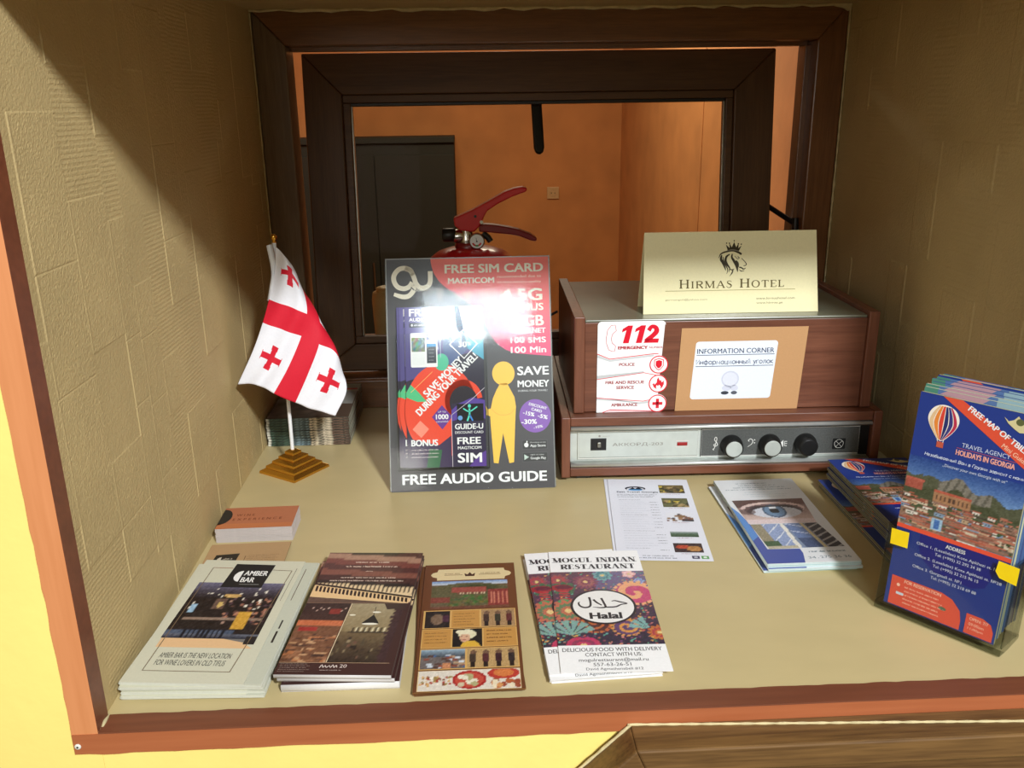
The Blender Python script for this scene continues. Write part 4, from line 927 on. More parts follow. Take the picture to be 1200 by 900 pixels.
cv.text('INTERNET', 160, 200.5, 44, 6.6, WHITE, bold=.03, L=5); cv.text('100 SMS', 158, 188, 46, 7.4, WHITE, bold=.03, L=5); cv.text('100 Min', 158, 175, 46, 8.0, WHITE, bold=.03, L=5)
YE = (250, 196, 66)
cv.ell(147.5, 149, 14.5, 15.5, YE, L=5)
cv.poly([(143,136),(152,136),(156,128),(161,118),(162.5,106),(161,86),(158,34),(152,33),(145,72),(138,33),(132,34),(129.5,80),(129,94),(124,96),(124.5,100),(123.5,108),(126,103),(130,104),(133,117),(138,128)], YE, L=5)
cv.stroke([(131,103),(138,97),(146,95),(155,97),(161,103)], .8, (238,170,60), L=6, smooth=5)
cv.text('SAVE', 165.5, 146, 41, 11.4, WHITE, bold=.03, L=6); cv.text('MONEY', 165.5, 130.5, 41, 8.8, WHITE, bold=.03, L=6); cv.text('DURING YOUR TRAVEL!', 166, 124.6, 38, 2.4, (214,214,218), bold=.01, L=6)
PUR = (132, 82, 178)
cv.ell(187, 93, 20.5, 21.5, PUR, L=5)
cv.text('DISCOUNT', 179, 107, 24, 3.6, WHITE, bold=.02, rot=-16, L=6); cv.text('CARD', 182, 100.5, 14, 3.6, WHITE, bold=.02, rot=-16, L=6)
cv.text('-15%', 171, 95.5, 15, 5.2, WHITE, bold=.03, rot=-14, L=6); cv.text('-5%', 190, 91, 13, 5.2, WHITE, bold=.03, rot=-14, L=6); cv.text('-30%', 169, 82.6, 20, 6.2, WHITE, bold=.03, L=6); cv.text('-10%', 185, 76, 12, 3.4, WHITE, bold=.02, rot=10, L=6)
for y, s1, s2, k in ((52.5, 'Download on the', 'App Store', 0), (36.5, 'GET IT ON', 'Google Play', 1)):
    cv.rrect(169, y-2.6, 202, y+9.6, 1.6, (84,82,86), L=5); cv.rrect(169.5, y-2.1, 201.5, y+9.1, 1.4, (40,38,40), L=6)
    if k: cv.poly([(171.5,y-.2),(171.5,y+7.2),(177.5,y+3.5)], (190,206,200), L=7)
    else:
        cv.ell(174.5, y+3.2, 2.8, 3.0, (236,236,236), L=7); cv.ell(175.4, y+7.4, .8, 1.2, (236,236,236), L=7)
    cv.text(s1, 179.5, y+5.6, 17 if k else 20, 1.5, (214,214,214), L=7); cv.text(s2, 179.5, y-.4, 20, 4.2, WHITE, bold=.01, L=7)
cv.text('FREE AUDIO GUIDE', 14, 9, 186, 13.2, WHITE, bold=.035, L=6)
mb = MB(); slab(mb, 0, .21, 0.002, .3, -.0006, 0, K); cv.put(mb, tuple(PU*0+PN*.0001), (1, 0, 0), tuple(PU)); mb.build('poster_sheet', 'print_gloss', PS)
mb = MB(); slab(mb, -.0015, .2115, 0.001, .3015, -.0030, -.0008, (150,150,148)); mb.build('back_panel', 'print_satin', PS)['label'] = 'dark grey backing'
mb = MB(); slab(mb, -.0012, .2112, 0.002, .3010, .0008, .0020); mb.build('front_panel', 'acrylic', PS)['label'] = 'clear acrylic cover'
mb = MB(); slab(mb, -.0012, .2112, 0.000, .0020, -.003, .0024); slab(mb, -.0020, -.0012, 0.001, .3015, -.003, .0020); slab(mb, .2112, .2120, .001, .3015, -.003, .0020); mb.build('panel_edge', 'acrylic_edge', PS)
# foot running back under the slope
ft = PU*.16-PN*.0
mb = MB(); mb.box(.0, .21, .002, .095, .0, .002); mb.build('foot_plate', 'acrylic_edge', PS)
v0 = Vector((0, .095, 0)); v1 = PU*.17 - PN*.004
q = [Vector((x, 0, 0))+p for x in (.0, .21) for p in (v0, v1, v1+Vector((0, .002, .0005)), v0+Vector((0, .002, .0)))]
MB().add(q, [(0,1,2,3),(7,6,5,4),(0,4,5,1),(1,5,6,2),(2,6,7,3),(3,7,4,0)]).build('rear_strut', 'acrylic_edge', PS)
PX0, PX1, PV0, PV1, PD = .0100, .1270, .0290, .2020, .0150
pk = empty('leaflet_pocket', (0, 0, 0)); pk.parent = PS
mb = MB(); slab(mb, PX0, PX1, PV0, PV1, PD, PD+.0012); mb.build('pocket_front', 'acrylic', pk)
for x0, x1 in ((PX0, PX0+.0014), (PX1-.0014, PX1)):
    mb = MB(); slab(mb, x0, x1, PV0, PV1, .0022, PD); mb.build('pocket_side', 'acrylic_edge', pk)
mb = MB(); slab(mb, PX0, PX1, PV0-.0014, PV0, .0022, PD+.0012); mb.build('pocket_base', 'acrylic_edge', pk)

# leaflets in the pocket
cv = Canvas(); 
cv.rect(0, 0, 100, 205, (60, 58, 74), L=1)
cv.poly([(0,205),(100,205),(100,150),(60,140),(30,120),(0,110)], (92, 86, 140), L=2); cv.poly([(64,205),(100,205),(100,136),(78,152),(66,178)], (84,170,200), L=3); cv.poly([(52,205),(70,205),(80,150),(56,128),(48,150)], (86,104,150), L=3)
cv.ell(44, 72, 46, 60, (238, 84, 64), L=4, n=48); cv.ell(73, 84, 24, 27, (238,84,64), L=4); cv.ell(73, 82, 18, 21, (52,50,60), L=5)
cv.poly([(0,96),(6,106),(16,96),(26,84),(14,84),(0,90)], (92, 196, 140), L=5); cv.ell(46, 134, 9, 11, (92,196,160), L=5)
cv.poly([(0,0),(56,0),(56,40),(40,28),(0,38)], (70,60,90), L=5); cv.poly([(24,0),(40,0),(44,22),(28,24)], (62,110,80), L=6)
cv.poly([(57,0),(100,0),(100,88),(57,80)], (58, 54, 78), L=6); cv.poly([(57,72),(66,80),(84,88),(100,84),(100,60),(84,66),(57,58)], (96,76,160), L=7)
cv.poly([(78,0),(100,0),(100,20),(90,14)], (96,70,150), L=7); cv.rect(64, 58, 98, 80, (34,36,44), L=8)
cv.stroke([(80,74),(80,66),(77,58)], 2.2, (96,220,200), L=9); cv.stroke([(72,74),(80,70),(90,76)], 1.6, (96,220,200), L=9, smooth=4); cv.ell(80, 77, 2, 2.3, (96,220,200), L=9); cv.stroke([(80,66),(84,58)], 2.0, (70,140,220), L=9)
cv.ell(68, 62, 3, 3, (110,160,220), L=9)
cv.text('FREE', 6, 193.5, 31, 9.5, WHITE, bold=.035, L=9); cv.text('AUDIO GUIDE', 6, 187, 44, 4.4, WHITE, bold=.02, L=9)
for x, k in ((6, 0), (34, 1)): cv.rrect(x, 179, x+25, 185, 1, (40,44,56), L=8); cv.dashes(x+6, x+23, 181, 2, (220,220,230), 3+k, L=9); cv.ell(x+3.4, 182, 1.3, 1.6, WHITE, L=9)
cv.rrect(7, 128, 27, 172, 1.8, WHITE, L=8); cv.image(noise(img(6, 6, (120,130,120)), 40, 1, False), 8.5, 148, 25.5, 166, L=9); cv.rect(8.5, 131, 25.5, 148, (236,238,240), L=9)
cv.rrect(26, 128, 41, 163, 1.5, WHITE, L=9); cv.rect(27.5, 133, 39.5, 158, (70,74,84), L=10); cv.rect(27.5, 154, 39.5, 158, (70,150,210), L=11)
for k in range(4): cv.dashes(30, 37, 150-4.5*k, 1, (190,190,196), k, L=11)
cv.stroke([(75,175),(92,156.5),(75,138),(57,156.5)], 1.6, WHITE, closed=True, L=9)
cv.text('30', 68, 152.5, 11, 7.5, WHITE, bold=.03, L=9); cv.text('%', 80, 154.5, 4, 4.5, WHITE, bold=.01, L=9)
cv.stroke([(45,140),(45,200)], .7, (190,200,230), L=8); cv.stroke([(57,0),(57,66),(84,86),(100,100)], .6, (220,210,220), L=9); cv.stroke([(6,96),(34,122)], .6, (250,190,120), L=8)
cv.ell(33,170,2.2,2.6,(200,210,240),L=8); cv.stroke([(33,168),(35,150)], 1.2, (200,210,240), L=7); cv.ell(38,175,2.2,2.6,(200,210,240),L=8); cv.stroke([(38,173),(42,150)], 1.2, (200,210,240), L=7)
cv.text('SAVE MONEY', 27, 89, 66, 9.2, WHITE, bold=.035, rot=44, L=12); cv.text('DURING YOUR TRAVEL!', 17, 65.5, 106, 9.2, WHITE, bold=.035, rot=44, L=12)
cv.poly([(45,79),(58,64),(45,48),(32,64)], (108,70,150), L=8); cv.text('UP TO', 40, 69.5, 10, 2, WHITE, L=9); cv.text('1000', 37, 61, 16, 6.4, WHITE, bold=.03, L=9); cv.text('LOCATIONS', 37.5, 57, 15, 2, WHITE, L=9)
cv.poly([(17,60),(28,49),(18,38),(7,49)], (250,150,130), L=8)
cv.text('BONUS', 5, 27.5, 34, 8.2, WHITE, bold=.035, L=9)
for k in range(3): cv.dashes(5, 40, 22-4.6*k, 1.5, (236,220,226), 40+k, L=9)
cv.text('GUIDE-U', 61, 47.5, 36, 7.2, WHITE, bold=.03, L=9); cv.text('DISCOUNT CARD', 61, 42, 36, 3.2, WHITE, bold=.01, L=9)
cv.text('FREE', 63.5, 28.5, 30, 8.8, WHITE, bold=.035, L=9); cv.text('MAGTICOM', 64, 22, 30, 3.8, WHITE, bold=.02, L=9); cv.text('SIM', 63.5, 5, 31, 12.4, WHITE, bold=.035, L=9)
me = leaf_mesh(.0995, .205, .0018, 2, [(228,228,232)], cv, 'none', name='audio_guide_leaflet', mat='print_shiny')
LE2 = LE-.002; PU2 = Vector((0, math.sin(LE2), math.cos(LE2))); PN2 = Vector((0, -math.cos(LE2), math.sin(LE2)))
bas2 = Matrix(((1, 0, 0), (0, PU2.y, PN2.y), (0, PU2.z, PN2.z))).to_euler()
bas = Matrix(((1, 0, 0), (0, PU.y, PN.y), (0, PU.z, PN.z))).to_euler()
for k, (x, d, v, lb) in enumerate(((.0120, .0030, .0320, 'audio guide leaflet at the back of the acrylic pocket, its left edge peeping out'), (.0150, .0062, .0315, 'audio guide leaflet in the middle of the acrylic pocket'), (.0225, .0095, .0310, 'front colourful FREE SIM leaflet in the acrylic pocket of the poster'))):
    o = put_leaf('audio_guide_leaflet', me, (0, 0, 0), 0, lb, 'leaflet', 'audio guide leaflets in the poster pocket')
    o.location = Vector((-.1249, .4354, 0))+Vector((x, 0, 0))+PU*v+PN*d; o.rotation_euler = bas2
#PART3
ORD = ['bottom', 'second from the bottom', 'third from the bottom', 'fourth from the bottom', 'fifth from the bottom', 'sixth from the bottom', 'seventh from the bottom', 'eighth from the bottom', 'ninth from the bottom', 'tenth from the bottom', 'eleventh from the bottom']
# ================================================================== DESK FLAG
fg = empty('desk_flag', (-.2640, .5200, 0), 0, 'small desk flag, white with red crosses, on a stepped gold base', 'flag')
mb = MB(); a = R(-35); hh = [.0, .0065, .0125, .0185, .0245, .0305]; s = .0332
def sq(r, z): return [(r*1.4142*math.cos(a+PI/4+PI/2*k), r*1.4142*math.sin(a+PI/4+PI/2*k), z) for k in range(4)]
for k in range(5):
    r0 = s*(1-.19*k); v = sq(r0, hh[k])+sq(r0*.985, hh[k]+.0035)+sq(r0-.0058 if k < 4 else .004, hh[k+1])
    mb.add(v, [(3,2,1,0)]+[(i, (i+1) % 4, (i+1) % 4+4, i+4) for i in range(4)]+[(i+4, (i+1) % 4+4, (i+1) % 4+8, i+8) for i in range(4)]+[(8,9,10,11)])
mb.build('stepped_base', 'gold', fg, bevel=.0004)['label'] = 'gold stepped pyramid base'
MB().tube([(-.0004, 0, .029), (.0008, 0, .17), (.0018, 0, .3105)], .0025, 14).build('pole', 'white_pole', fg)
MB().lathe([(.0018, .309), (.0030, .3105), (.0018, .3125), (.0036, .3150), (.0040, .3175), (.0030, .3200), (.0006, .3210)], (.0018, 0, 0), 18).build('finial', 'gold', fg)
GP = [[[-0.2581,0.508,0.3068],[-0.2432,0.5,0.2918],[-0.2327,0.505,0.2648],[-0.2384,0.525,0.2421],[-0.2422,0.535,0.1944],[-0.2368,0.535,0.1534]],
[[-0.2615,0.505,0.2763],[-0.24,0.492,0.275],[-0.2247,0.493,0.2464],[-0.219,0.508,0.2309],[-0.2213,0.525,0.1849],[-0.2179,0.53,0.1543]],
[[-0.27,0.495,0.2427],[-0.2441,0.484,0.2358],[-0.2225,0.485,0.2252],[-0.2087,0.495,0.2114],[-0.1991,0.508,0.1808],[-0.2031,0.52,0.1509]],
[[-0.2784,0.487,0.2151],[-0.2544,0.48,0.2074],[-0.2312,0.482,0.1975],[-0.2106,0.487,0.1856],[-0.1912,0.494,0.1707],[-0.1869,0.503,0.1427]],
[[-0.2919,0.48,0.1819],[-0.2692,0.474,0.1718],[-0.2495,0.476,0.1594],[-0.2265,0.48,0.1485],[-0.202,0.484,0.1375],[-0.1815,0.492,0.1204]],
[[-0.3152,0.478,0.138],[-0.2892,0.468,0.1393],[-0.2702,0.473,0.1258],[-0.2452,0.476,0.1114],[-0.2225,0.478,0.1007],[-0.1969,0.484,0.0896]]]
SS = [0, .325, .65, .85, 1.175, 1.5]; TT = [0, .2, .4, .6, .8, 1]
def crn(X, Y, x):
    # non-uniform Hermite interpolation through the knots
    n = len(X); i = max(0, min(n-2, sum(1 for q in X[1:-1] if x >= q)))
    def sl(k):
        if k == 0: return (Y[1]-Y[0])/(X[1]-X[0])
        if k == n-1: return (Y[-1]-Y[-2])/(X[-1]-X[-2])
        return (Y[k+1]-Y[k-1])/(X[k+1]-X[k-1])
    h = X[i+1]-X[i]; t = (x-X[i])/h; m0, m1 = sl(i)*h, sl(i+1)*h
    return (2*t**3-3*t**2+1)*Y[i]+(t**3-2*t**2+t)*m0+(-2*t**3+3*t**2)*Y[i+1]+(t**3-t**2)*m1
GA = np.array(GP)
NS, NT = 150, 100
rows = []
for j in range(NT+1):
    t = j/NT; rows.append([crn(TT, [GA[k, i] for k in range(6)], t) for i in range(6)])
mb = MB(); V = []
for j in range(NT+1):
    for i in range(NS+1):
        s_ = 1.5*i/NS; p = crn(SS, rows[j], s_); p = p+np.array([0, .0012*math.sin(s_*17+j*.05), 0]); V.append((p[0]+.264, p[1]-.52, p[2]))
RD, FW = (214, 30, 52), (236, 236, 242); F = {0: [], 1: []}
for j in range(NT):
    for i in range(NS):
        s_ = 1.5*(i+.5)/NS; t = (j+.5)/NT; red_ = (.65 < s_ < .85) or (.4 < t < .6)
        for cx in (.325, 1.175):
            for cy in (.2, .8):
                dx, dy = abs(s_-cx)*.42, abs(t-cy)
                if (dx < .013+dy*.16 and dy < .078) or (dy < .013+dx*.16 and dx < .078): red_ = True
        k = j*(NS+1)+i; F[1 if red_ else 0].append((k, k+1, k+NS+2, k+NS+1))
mb.add(V, F[0], FW, smooth=True); b0 = len(mb.v)-len(V)
cr_ = srgb(RD)
for f in F[1]: mb.f.append([b0+q for q in f]); mb.c.append(cr_); mb.m.append(0); mb.sm.append(True)
cloth = mb.build('flag_cloth', 'print_matte', fg); sd = cloth.modifiers.new('thick', 'SOLIDIFY'); sd.thickness = .0004
MB().tube([(.0060-.264+.2581-.0005-.0030, -.004, .3075), (.0012, -.010, .285), (-.0010, -.015, .2600), (-.0065, -.022, .2400)], [.0040, .0045, .0042, .0030], 12).build('sleeve', 'white_pole', fg)['label'] = 'white hem sleeve at the pole'

# ================================================================== LEAFLET STACKS
def pile(name, me, n, x, y, z0, dz, rz, labels, cat, group, jit=.0008, jr=.4, seed=1, top=None, fan=0):
    g = random.Random(seed)
    for i in range(n):
        last = i == n-1
        dx, dy, dr = (0, 0, 0) if last else (g.uniform(-jit, jit), g.uniform(-jit, jit), R(g.uniform(-jr, jr)))
        if top and last: dx, dy, dr = top[0], top[1], R(top[2])
        lb = labels[1] if last else (labels[2] if i == 0 and len(labels) > 2 else labels[0])
        put_leaf(name, me, (x+dx, y+dy, z0+i*dz), rz+dr, lb, cat, group, tilt=fan*i)

# --- amber bar leaflets
cv = Canvas(); P0 = (208, 206, 184); OR = (150, 84, 50)
cv.rect(0, 0, 105, 205, P0, L=1)
cv.image(im_bar(), 9, 64, 96, 160, L=2)
cv.poly([(10,64),(80,64),(96,50),(10,50)], (226,186,140), L=2)
cv.poly([(66,64),(96,64),(96,56)], (120,116,112), L=3); cv.rect(86, 56, 96, 68, (40,34,34), L=4)
for q in ([(13,16),(13,189)], [(13,189),(34,188.5)], [(76,186),(96,185)], [(96,185),(88,16)], [(88,16),(13,16)]): cv.stroke(q, .8, OR if q[0][1] > 20 and q[1][1] > 180 and q[0][0] < 14 else (120,100,76), L=5)
cv.poly([(35,197),(76,196),(74,151),(33,151)], (36,34,34), L=6)
cv.poly([(40,173)]+[(47+7*math.cos(R(q)), 173+11*math.sin(R(q))) for q in range(120, 241, 15)]+[(47,163),(47,183)], (240,240,236), L=7) if 0 else cv.poly([(47,183),(47,162)]+[(47-7*math.sin(R(q)), 172.5-10.5*math.cos(R(q))) for q in range(0, 181, 20)], (240,240,236), L=7)
cv.text('AMBER', 49, 174, 24, 9.5, (240,240,236), bold=.018, L=7); cv.text('BAR', 49, 161, 14, 9.5, (240,240,236), bold=.018, L=7); cv.rect(50, 156.5, 70, 157.3, (150,150,146), L=7)
cv.text('AMBER BAR IS THE NEW LOCATION', 19, 34.5, 63, 7.6, (62,58,50), L=5); cv.text('FOR WINE LOVERS IN OLD TIFLIS', 19, 24, 61, 7.6, (62,58,50), L=5)
cv.stroke([(100,190),(99.5,128)], .5, (110,100,86), L=5)
def amber_ext(mb):
    c2 = Canvas(); c2.rect(105.5, 2, 119, 203, (196,198,180), L=1); c2.rect(110, 60, 112, 78, (50,44,40), L=2); c2.rect(110.5, 82, 112, 96, (50,44,40), L=2); c2.stroke([(109.5,190),(109.5,130)], .7, (90,60,44), L=2)
    c2.put(mb, (0, 0, .0022), (1, 0, 0), (0, 1, 0))
am = leaf_mesh(.105, .205, .0026, 4, [(206,206,188), (212,212,198)], cv, 'left', .015, (200,200,184), 'amber_leaflet', 'print_matte', amber_ext)
for i in range(6):
    top = i == 5
    put_leaf('bar_leaflet', am, (-.3172+(0 if top else .0006*(i % 3)), .0375-(0 if top else .0016*((i*2) % 3)), .0002+.0030*i), R(-4.2 if top else -2.0-.3*(i % 2)), ['folded pale amber bar leaflet, '+ORD[i]+' of the stack by the left wall', 'top leaflet of the amber bar stack by the left wall'][top], 'leaflet', 'amber bar leaflets at the left front corner', tilt=.0035*i)

# --- piano bar leaflets
cv = Canvas(); BR = (64, 38, 36)
cv.rect(0, 0, 100, 210, BR, L=1)
cv.image(im_keys(), 0, 112, 100, 210, L=2)
cv.poly([(0,144)]+[(x, 144-.23*x) for x in range(0, 101, 20)]+[(98,111)]+[(x, 122-.115*x) for x in range(98, -1, -20)]+[(0,122)], (232,196,144), L=3)
for k in range(24):
    x = 2+4*k; y = 143-.235*x; cv.poly([(x,y),(x+2.3,y-.5),(x+3.0,y-11+.03*x),(x+.7,y-10+.03*x)], (38,24,20), L=4)
cv.stroke([(0,146),(100,122)], 3, (36,24,20), L=4)
cv.image(im_cafe1(), 0, 17, 41, 111, L=4, quad=[(0,17),(40,17),(43.6,110),(0,111)]); cv.image(im_cafe2(), 42, 17, 96, 110, L=4, quad=[(41.5,17),(91,17),(96,110),(45,110)])
cv.stroke([(41,17),(44.5,110)], .8, (226,206,170), L=6); cv.rect(0, 16, 96, 16.7, (180,150,120), L=6); cv.rect(0, 110.5, 98, 111.2, (150,120,96), L=6)
cv.poly([(69,91),(76,77),(73,75),(63,75),(60,77)], (24,24,22), L=6); cv.ell(68, 75.5, 7.5, 1.6, (244,240,222), L=7); cv.rect(68.6, 90, 69.2, 104, (40,34,28), L=6); cv.ell(71, 95, 4, 1.4, (244,240,222), L=7); cv.ell(49, 90, 3, 1.2, (240,232,210), L=7)
cv.poly([(76,110),(98,110),(98,98),(88,101),(80,100)], (60,44,40), L=6)
tc = (228, 204, 186)
cv.dashes(32, 68, 188, 3.0, tc, 1, L=6); cv.dashes(23, 79, 179, 3.0, tc, 2, L=6); cv.dashes(46, 54, 170, 2, tc, 3, L=6)
for k, (y, a_, b_) in enumerate(((157,23,80),(151,13,89))): cv.dashes(a_, b_, y, 2.6, tc, 4+k, L=6)
for k in range(5): cv.dashes(2, 26+3*(k % 2), 14-2.6*k, .9, (170,150,140), 8+k, L=6)
cv.stroke([(37,9),(38.5,13.5),(40,9.5),(41.5,12.5),(43,9.5),(45,12.5),(46.5,9.5),(48,13.5),(49.5,9.5),(51,13),(52,9.5)], .7, (236,222,214), L=6, smooth=3); cv.text('20', 54, 9.5, 6, 4.6, (236,222,214), L=6); cv.dashes(38, 57, 5.6, 1.1, (200,184,176), 31, L=6)
pm = leaf_mesh(.100, .210, .0040, 5, [(90,74,68), (60,44,40)], cv, 'bottom', 0, (200,196,192), 'piano_leaflet')
pw = leaf_mesh(.100, .210, .0074, 6, [(200,196,192), (190,186,182)], cv, 'bottom', 0, (222,220,218), 'piano_leaflet_lower')
for i, (dx, dy, rz, me_, lb) in enumerate(((.0060, -.001, -1.5, pw, 'thick piano bar leaflet at the bottom of its stack, showing a broad white fold'), (.0025, .003, -5.0, pm, 'piano bar leaflet in the middle of its stack, its left corner jutting out'), (0, .002, -5.4, pm, 'top dark brown piano bar leaflet with keyboard and bar photos'))):
    put_leaf('piano_leaflet', me_, (-.1905+dx, .0395+dy, .0003+(0, .0078, .0121)[i]), R(rz+.9), lb, 'leaflet', 'piano bar leaflets')

# --- brown restaurant leaflets
cv = Canvas(); B1 = (106, 64, 36); KR = (196, 144, 74)
cv.rect(0, 0, 100, 210, B1, L=1)
pl_ = [(14,178),(14,183)]+[(9+2*math.cos(R(q)), 189+6*math.sin(R(q))) for q in range(300, 59, -30)]+[(14,195),(14,200),(89,199),(89,194)]+[(93,193),(96,189),(93,184)]+[(89,182),(89,178)]
cv.poly([(14,178),(14,183),(9,185),(7,189),(9,193),(14,195),(15,200),(88,200),(89,195),(94,193),(96,189),(94,185),(89,183),(88,178)], (224,204,156), L=2)
cv.stroke([(22,188),(42,188)], .8, (110,70,40), L=3); cv.stroke([(60,188),(84,188)], .8, (110,70,40), L=3); cv.dashes(22, 40, 190, 1.8, (110,70,40), 3, L=3); cv.dashes(62, 84, 190, 1.8, (110,70,40), 4, L=3)
cv.poly([(45,185),(44,191),(47.5,188.5),(50,193),(52.5,188.5),(56,191),(55,185)], (70,40,24), L=3)
cv.image(im_house(), 9, 125, 91, 176, L=2)
cv.rect(3, 92, 97, 122.5, (214,170,100), L=2); cv.rect(3, 61, 97, 91, (214,170,100), L=2); cv.rect(3, 30, 97, 60, (214,170,100), L=2); cv.rect(3, 1, 97, 28.5, (226,200,150), L=2)
cv.rect(32, 93, 60, 121, KR, L=3); cv.rect(4, 62, 32, 90, KR, L=3); cv.rect(64, 62, 96, 90, KR, L=3)
a_ = img(14, 16, (40,34,30)); E_(a_, .5, .5, .28, .3, (130,100,74)); R_(a_, .7, .3, .95, .7, (80,40,60)); cv.image(noise(a_, 8, 1), 5, 93, 30, 121, L=3)
cv.image(im_people(3, (176,134,84), 4), 62, 93, 96, 121.5, L=3); cv.image(im_blonde(), 33.5, 62, 62.5, 90, L=3)
cv.image(im_tables(), 4, 31, 46, 59, L=3); cv.image(im_people(4, (196,154,90), 8), 48, 31, 96, 59, L=3); cv.image(im_food(), 4, 1.5, 96.5, 28, L=3)
for k in range(5): cv.dashes(34, 56-3*(k % 2), 115-4.6*k, 1.4, (120,80,40), k, L=4)
for k in range(4): cv.dashes(6, 29, 84-5*k, 1.5, (130,90,46), 10+k, L=4); cv.dashes(67, 93-4*(k % 2), 85-5.6*k, 2.0, (104,64,30), 20+k, L=4)
bm = leaf_mesh(.094, .212, .0014, 2, [(96,58,34), (150,110,60)], None, 'left', 0, (120,76,40), 'menu_leaflet_plain')
c3 = Canvas(); 
for v, f, col, L, pc in cv.items: c3.items.append(([(x*.94, y*1.01) for x, y in v], f, col, L, pc))
bt = leaf_mesh(.094, .212, .0014, 2, [(96,58,34), (150,110,60)], c3, 'left', 0, (120,76,40), 'menu_leaflet')
bp_ = Canvas(); bp_.rect(0, 0, 94, 212, B1, L=1); bq_ = leaf_mesh(.094, .212, .0014, 2, [(96,58,34), (150,110,60)], bp_, 'left', 0, (120,76,40), 'menu_leaflet_dark')
for i, (dx, dy, rz, me_, lb) in enumerate(((.0012, .001, 2.4, bq_, 'brown leaflet at the bottom of the menu pile, turned so its right edge shows'), (.0004, .0005, 1.4, bq_, 'brown leaflet in the middle of the menu pile'), (0, 0, -.2, bt, 'top brown restaurant leaflet with a crown banner and rows of food photos'))):
    put_leaf('menu_leaflet', me_, (-.0725+dx, .0245+dy, .0003+i*.0016), R(rz), lb, 'leaflet', 'brown menu leaflets')

# --- indian restaurant flyers
cv = Canvas(); cv.rect(0, 0, 100, 210, (248,248,248), L=1)
cv.image(im_paisley(), 0, 39, 100, 167, L=2)
serif_word(cv, 'MOGUL INDIAN', 4, 186.5, 9.4, (40,38,44), T=.26, t=.05, L=4, fit=91); serif_word(cv, 'RESTAURANT', 12, 172.5, 9.4, (40,38,44), T=.26, t=.05, L=4, fit=80)
cv.ell(49.5, 101.5, 33, 30.5, (40,32,36), L=5, n=64); cv.ell(49.5, 101.5, 30.5, 28, (240,238,234), L=6, n=64)
ak = (48, 40, 42)
def AR(pts, w): cv.stroke([(19.5+p*.052*1.02, 76+(740-300-q+0)*.0) if 0 else ((p-195)/ (825-195)*61+19, 129.5-(q-305)/(655-305)*56) for p, q in pts], w, ak, L=7, smooth=5)
AR([(605,428),(640,422),(690,436),(760,455),(700,465),(640,488),(570,492),(525,490)], [1.0,1.8,2.0,1.6,1.6,2.2,2.2,1.8])
AR([(503,390),(520,440),(530,488),(480,496),(400,488)], [2.4,2.2,2.2,1.8,.6]); AR([(418,405),(450,440),(495,470)], [2.4,2.2,1.6])
AR([(378,378),(384,430),(372,478),(320,492),(270,474),(258,440),(275,430)], [2.4,2.2,2.2,2.4,2.2,1.6,.8])
cv.text('Halal', 34, 80, 32, 10.5, (36,32,34), bold=.05, L=7)
tk = (70, 66, 66)
cv.text('DELICIOUS FOOD WITH DELIVERY', 3.5, 29.5, 92, 5.6, tk, bold=.008, L=3); cv.text('CONTACT WITH US:', 24, 22.2, 52, 5.4, tk, bold=.008, L=3); cv.text('mogulrestaurant@mail.ru', 17.5, 13.6, 63, 6.2, tk, bold=.004, L=3); cv.text('557-63-26-51', 30, 8.4, 34, 4.6, tk, bold=.004, L=3); cv.text('David Agmashenebeli #12', 23, 1.8, 51, 4.6, tk, L=3)
mg = leaf_mesh(.0965, .212, .0004, 1, [(238,234,230)], (lambda c: (c.items.__setitem__(slice(None), [([(x*.965, y*1.0095) for x, y in v], f, col, L, pc) for v, f, col, L, pc in c.items]), c)[1])(cv), 'none', name='flyer', mat='print_gloss')
for i in range(7):
    last = i == 6; g = random.Random(i)
    x, y, rz = (.0440+g.uniform(-.0012, .0012), .0340+g.uniform(-.0022, .0022), R(2.6+g.uniform(-.5, .5))) if not last else (.0530, .0385, R(-2.0))
    if i == 5: x, y, rz = .0430, .0385, R(2.4)
    put_leaf('restaurant_flyer', mg, (x, y, .0004+i*.00125), rz, ['Indian restaurant flyer, '+ORD[i]+' of its pile', 'second Indian restaurant flyer, peeping out to the left of the top one', 'top Indian restaurant flyer with the Halal oval, shifted to the right'][0 if i < 5 else (1 if i == 5 else 2)], 'flyer', 'Indian restaurant flyers')

# --- white tour sheets
cv = Canvas(); cv.rect(0, 0, 103, 213, (232,234,244), L=1); gk = (96, 100, 116)
cv.ell(34, 184, 13, 6.5, (24,28,44), L=2); cv.ell(34, 182, 11, 5, (232,234,244), L=3); cv.poly([(25,181),(31,187),(34,183),(38,188),(44,181)], (24,28,44), L=4); cv.ell(34, 179.6, 9, 2, (70,150,210), L=4)
cv.text('East Travel Georgia', 10, 170.5, 52, 5.0, (60,64,84), bold=.02, L=3)
for k in range(3): cv.dashes(10, 60-3*k, 165.5-3.6*k, 1.5, gk, k, L=3)
for k in range(22): cv.dashes(11, 38+5*((k*7) % 3), 150-5.9*k, 1.0, (190,194,206) if k % 7 else gk, 10+k, L=3)
for k, y in enumerate((143,136,129,122,115,108,100,90,84,76,58,51,44,38,22)): cv.dashes(48, 59, y, 1.4, gk, 50+k, L=3)
pics = [(171,195,im_gold(1, (120,100,50))), (131,156,im_gold(2, (104,104,60), 14)), (93,116,None), (54,67,None), (18,39,None)]
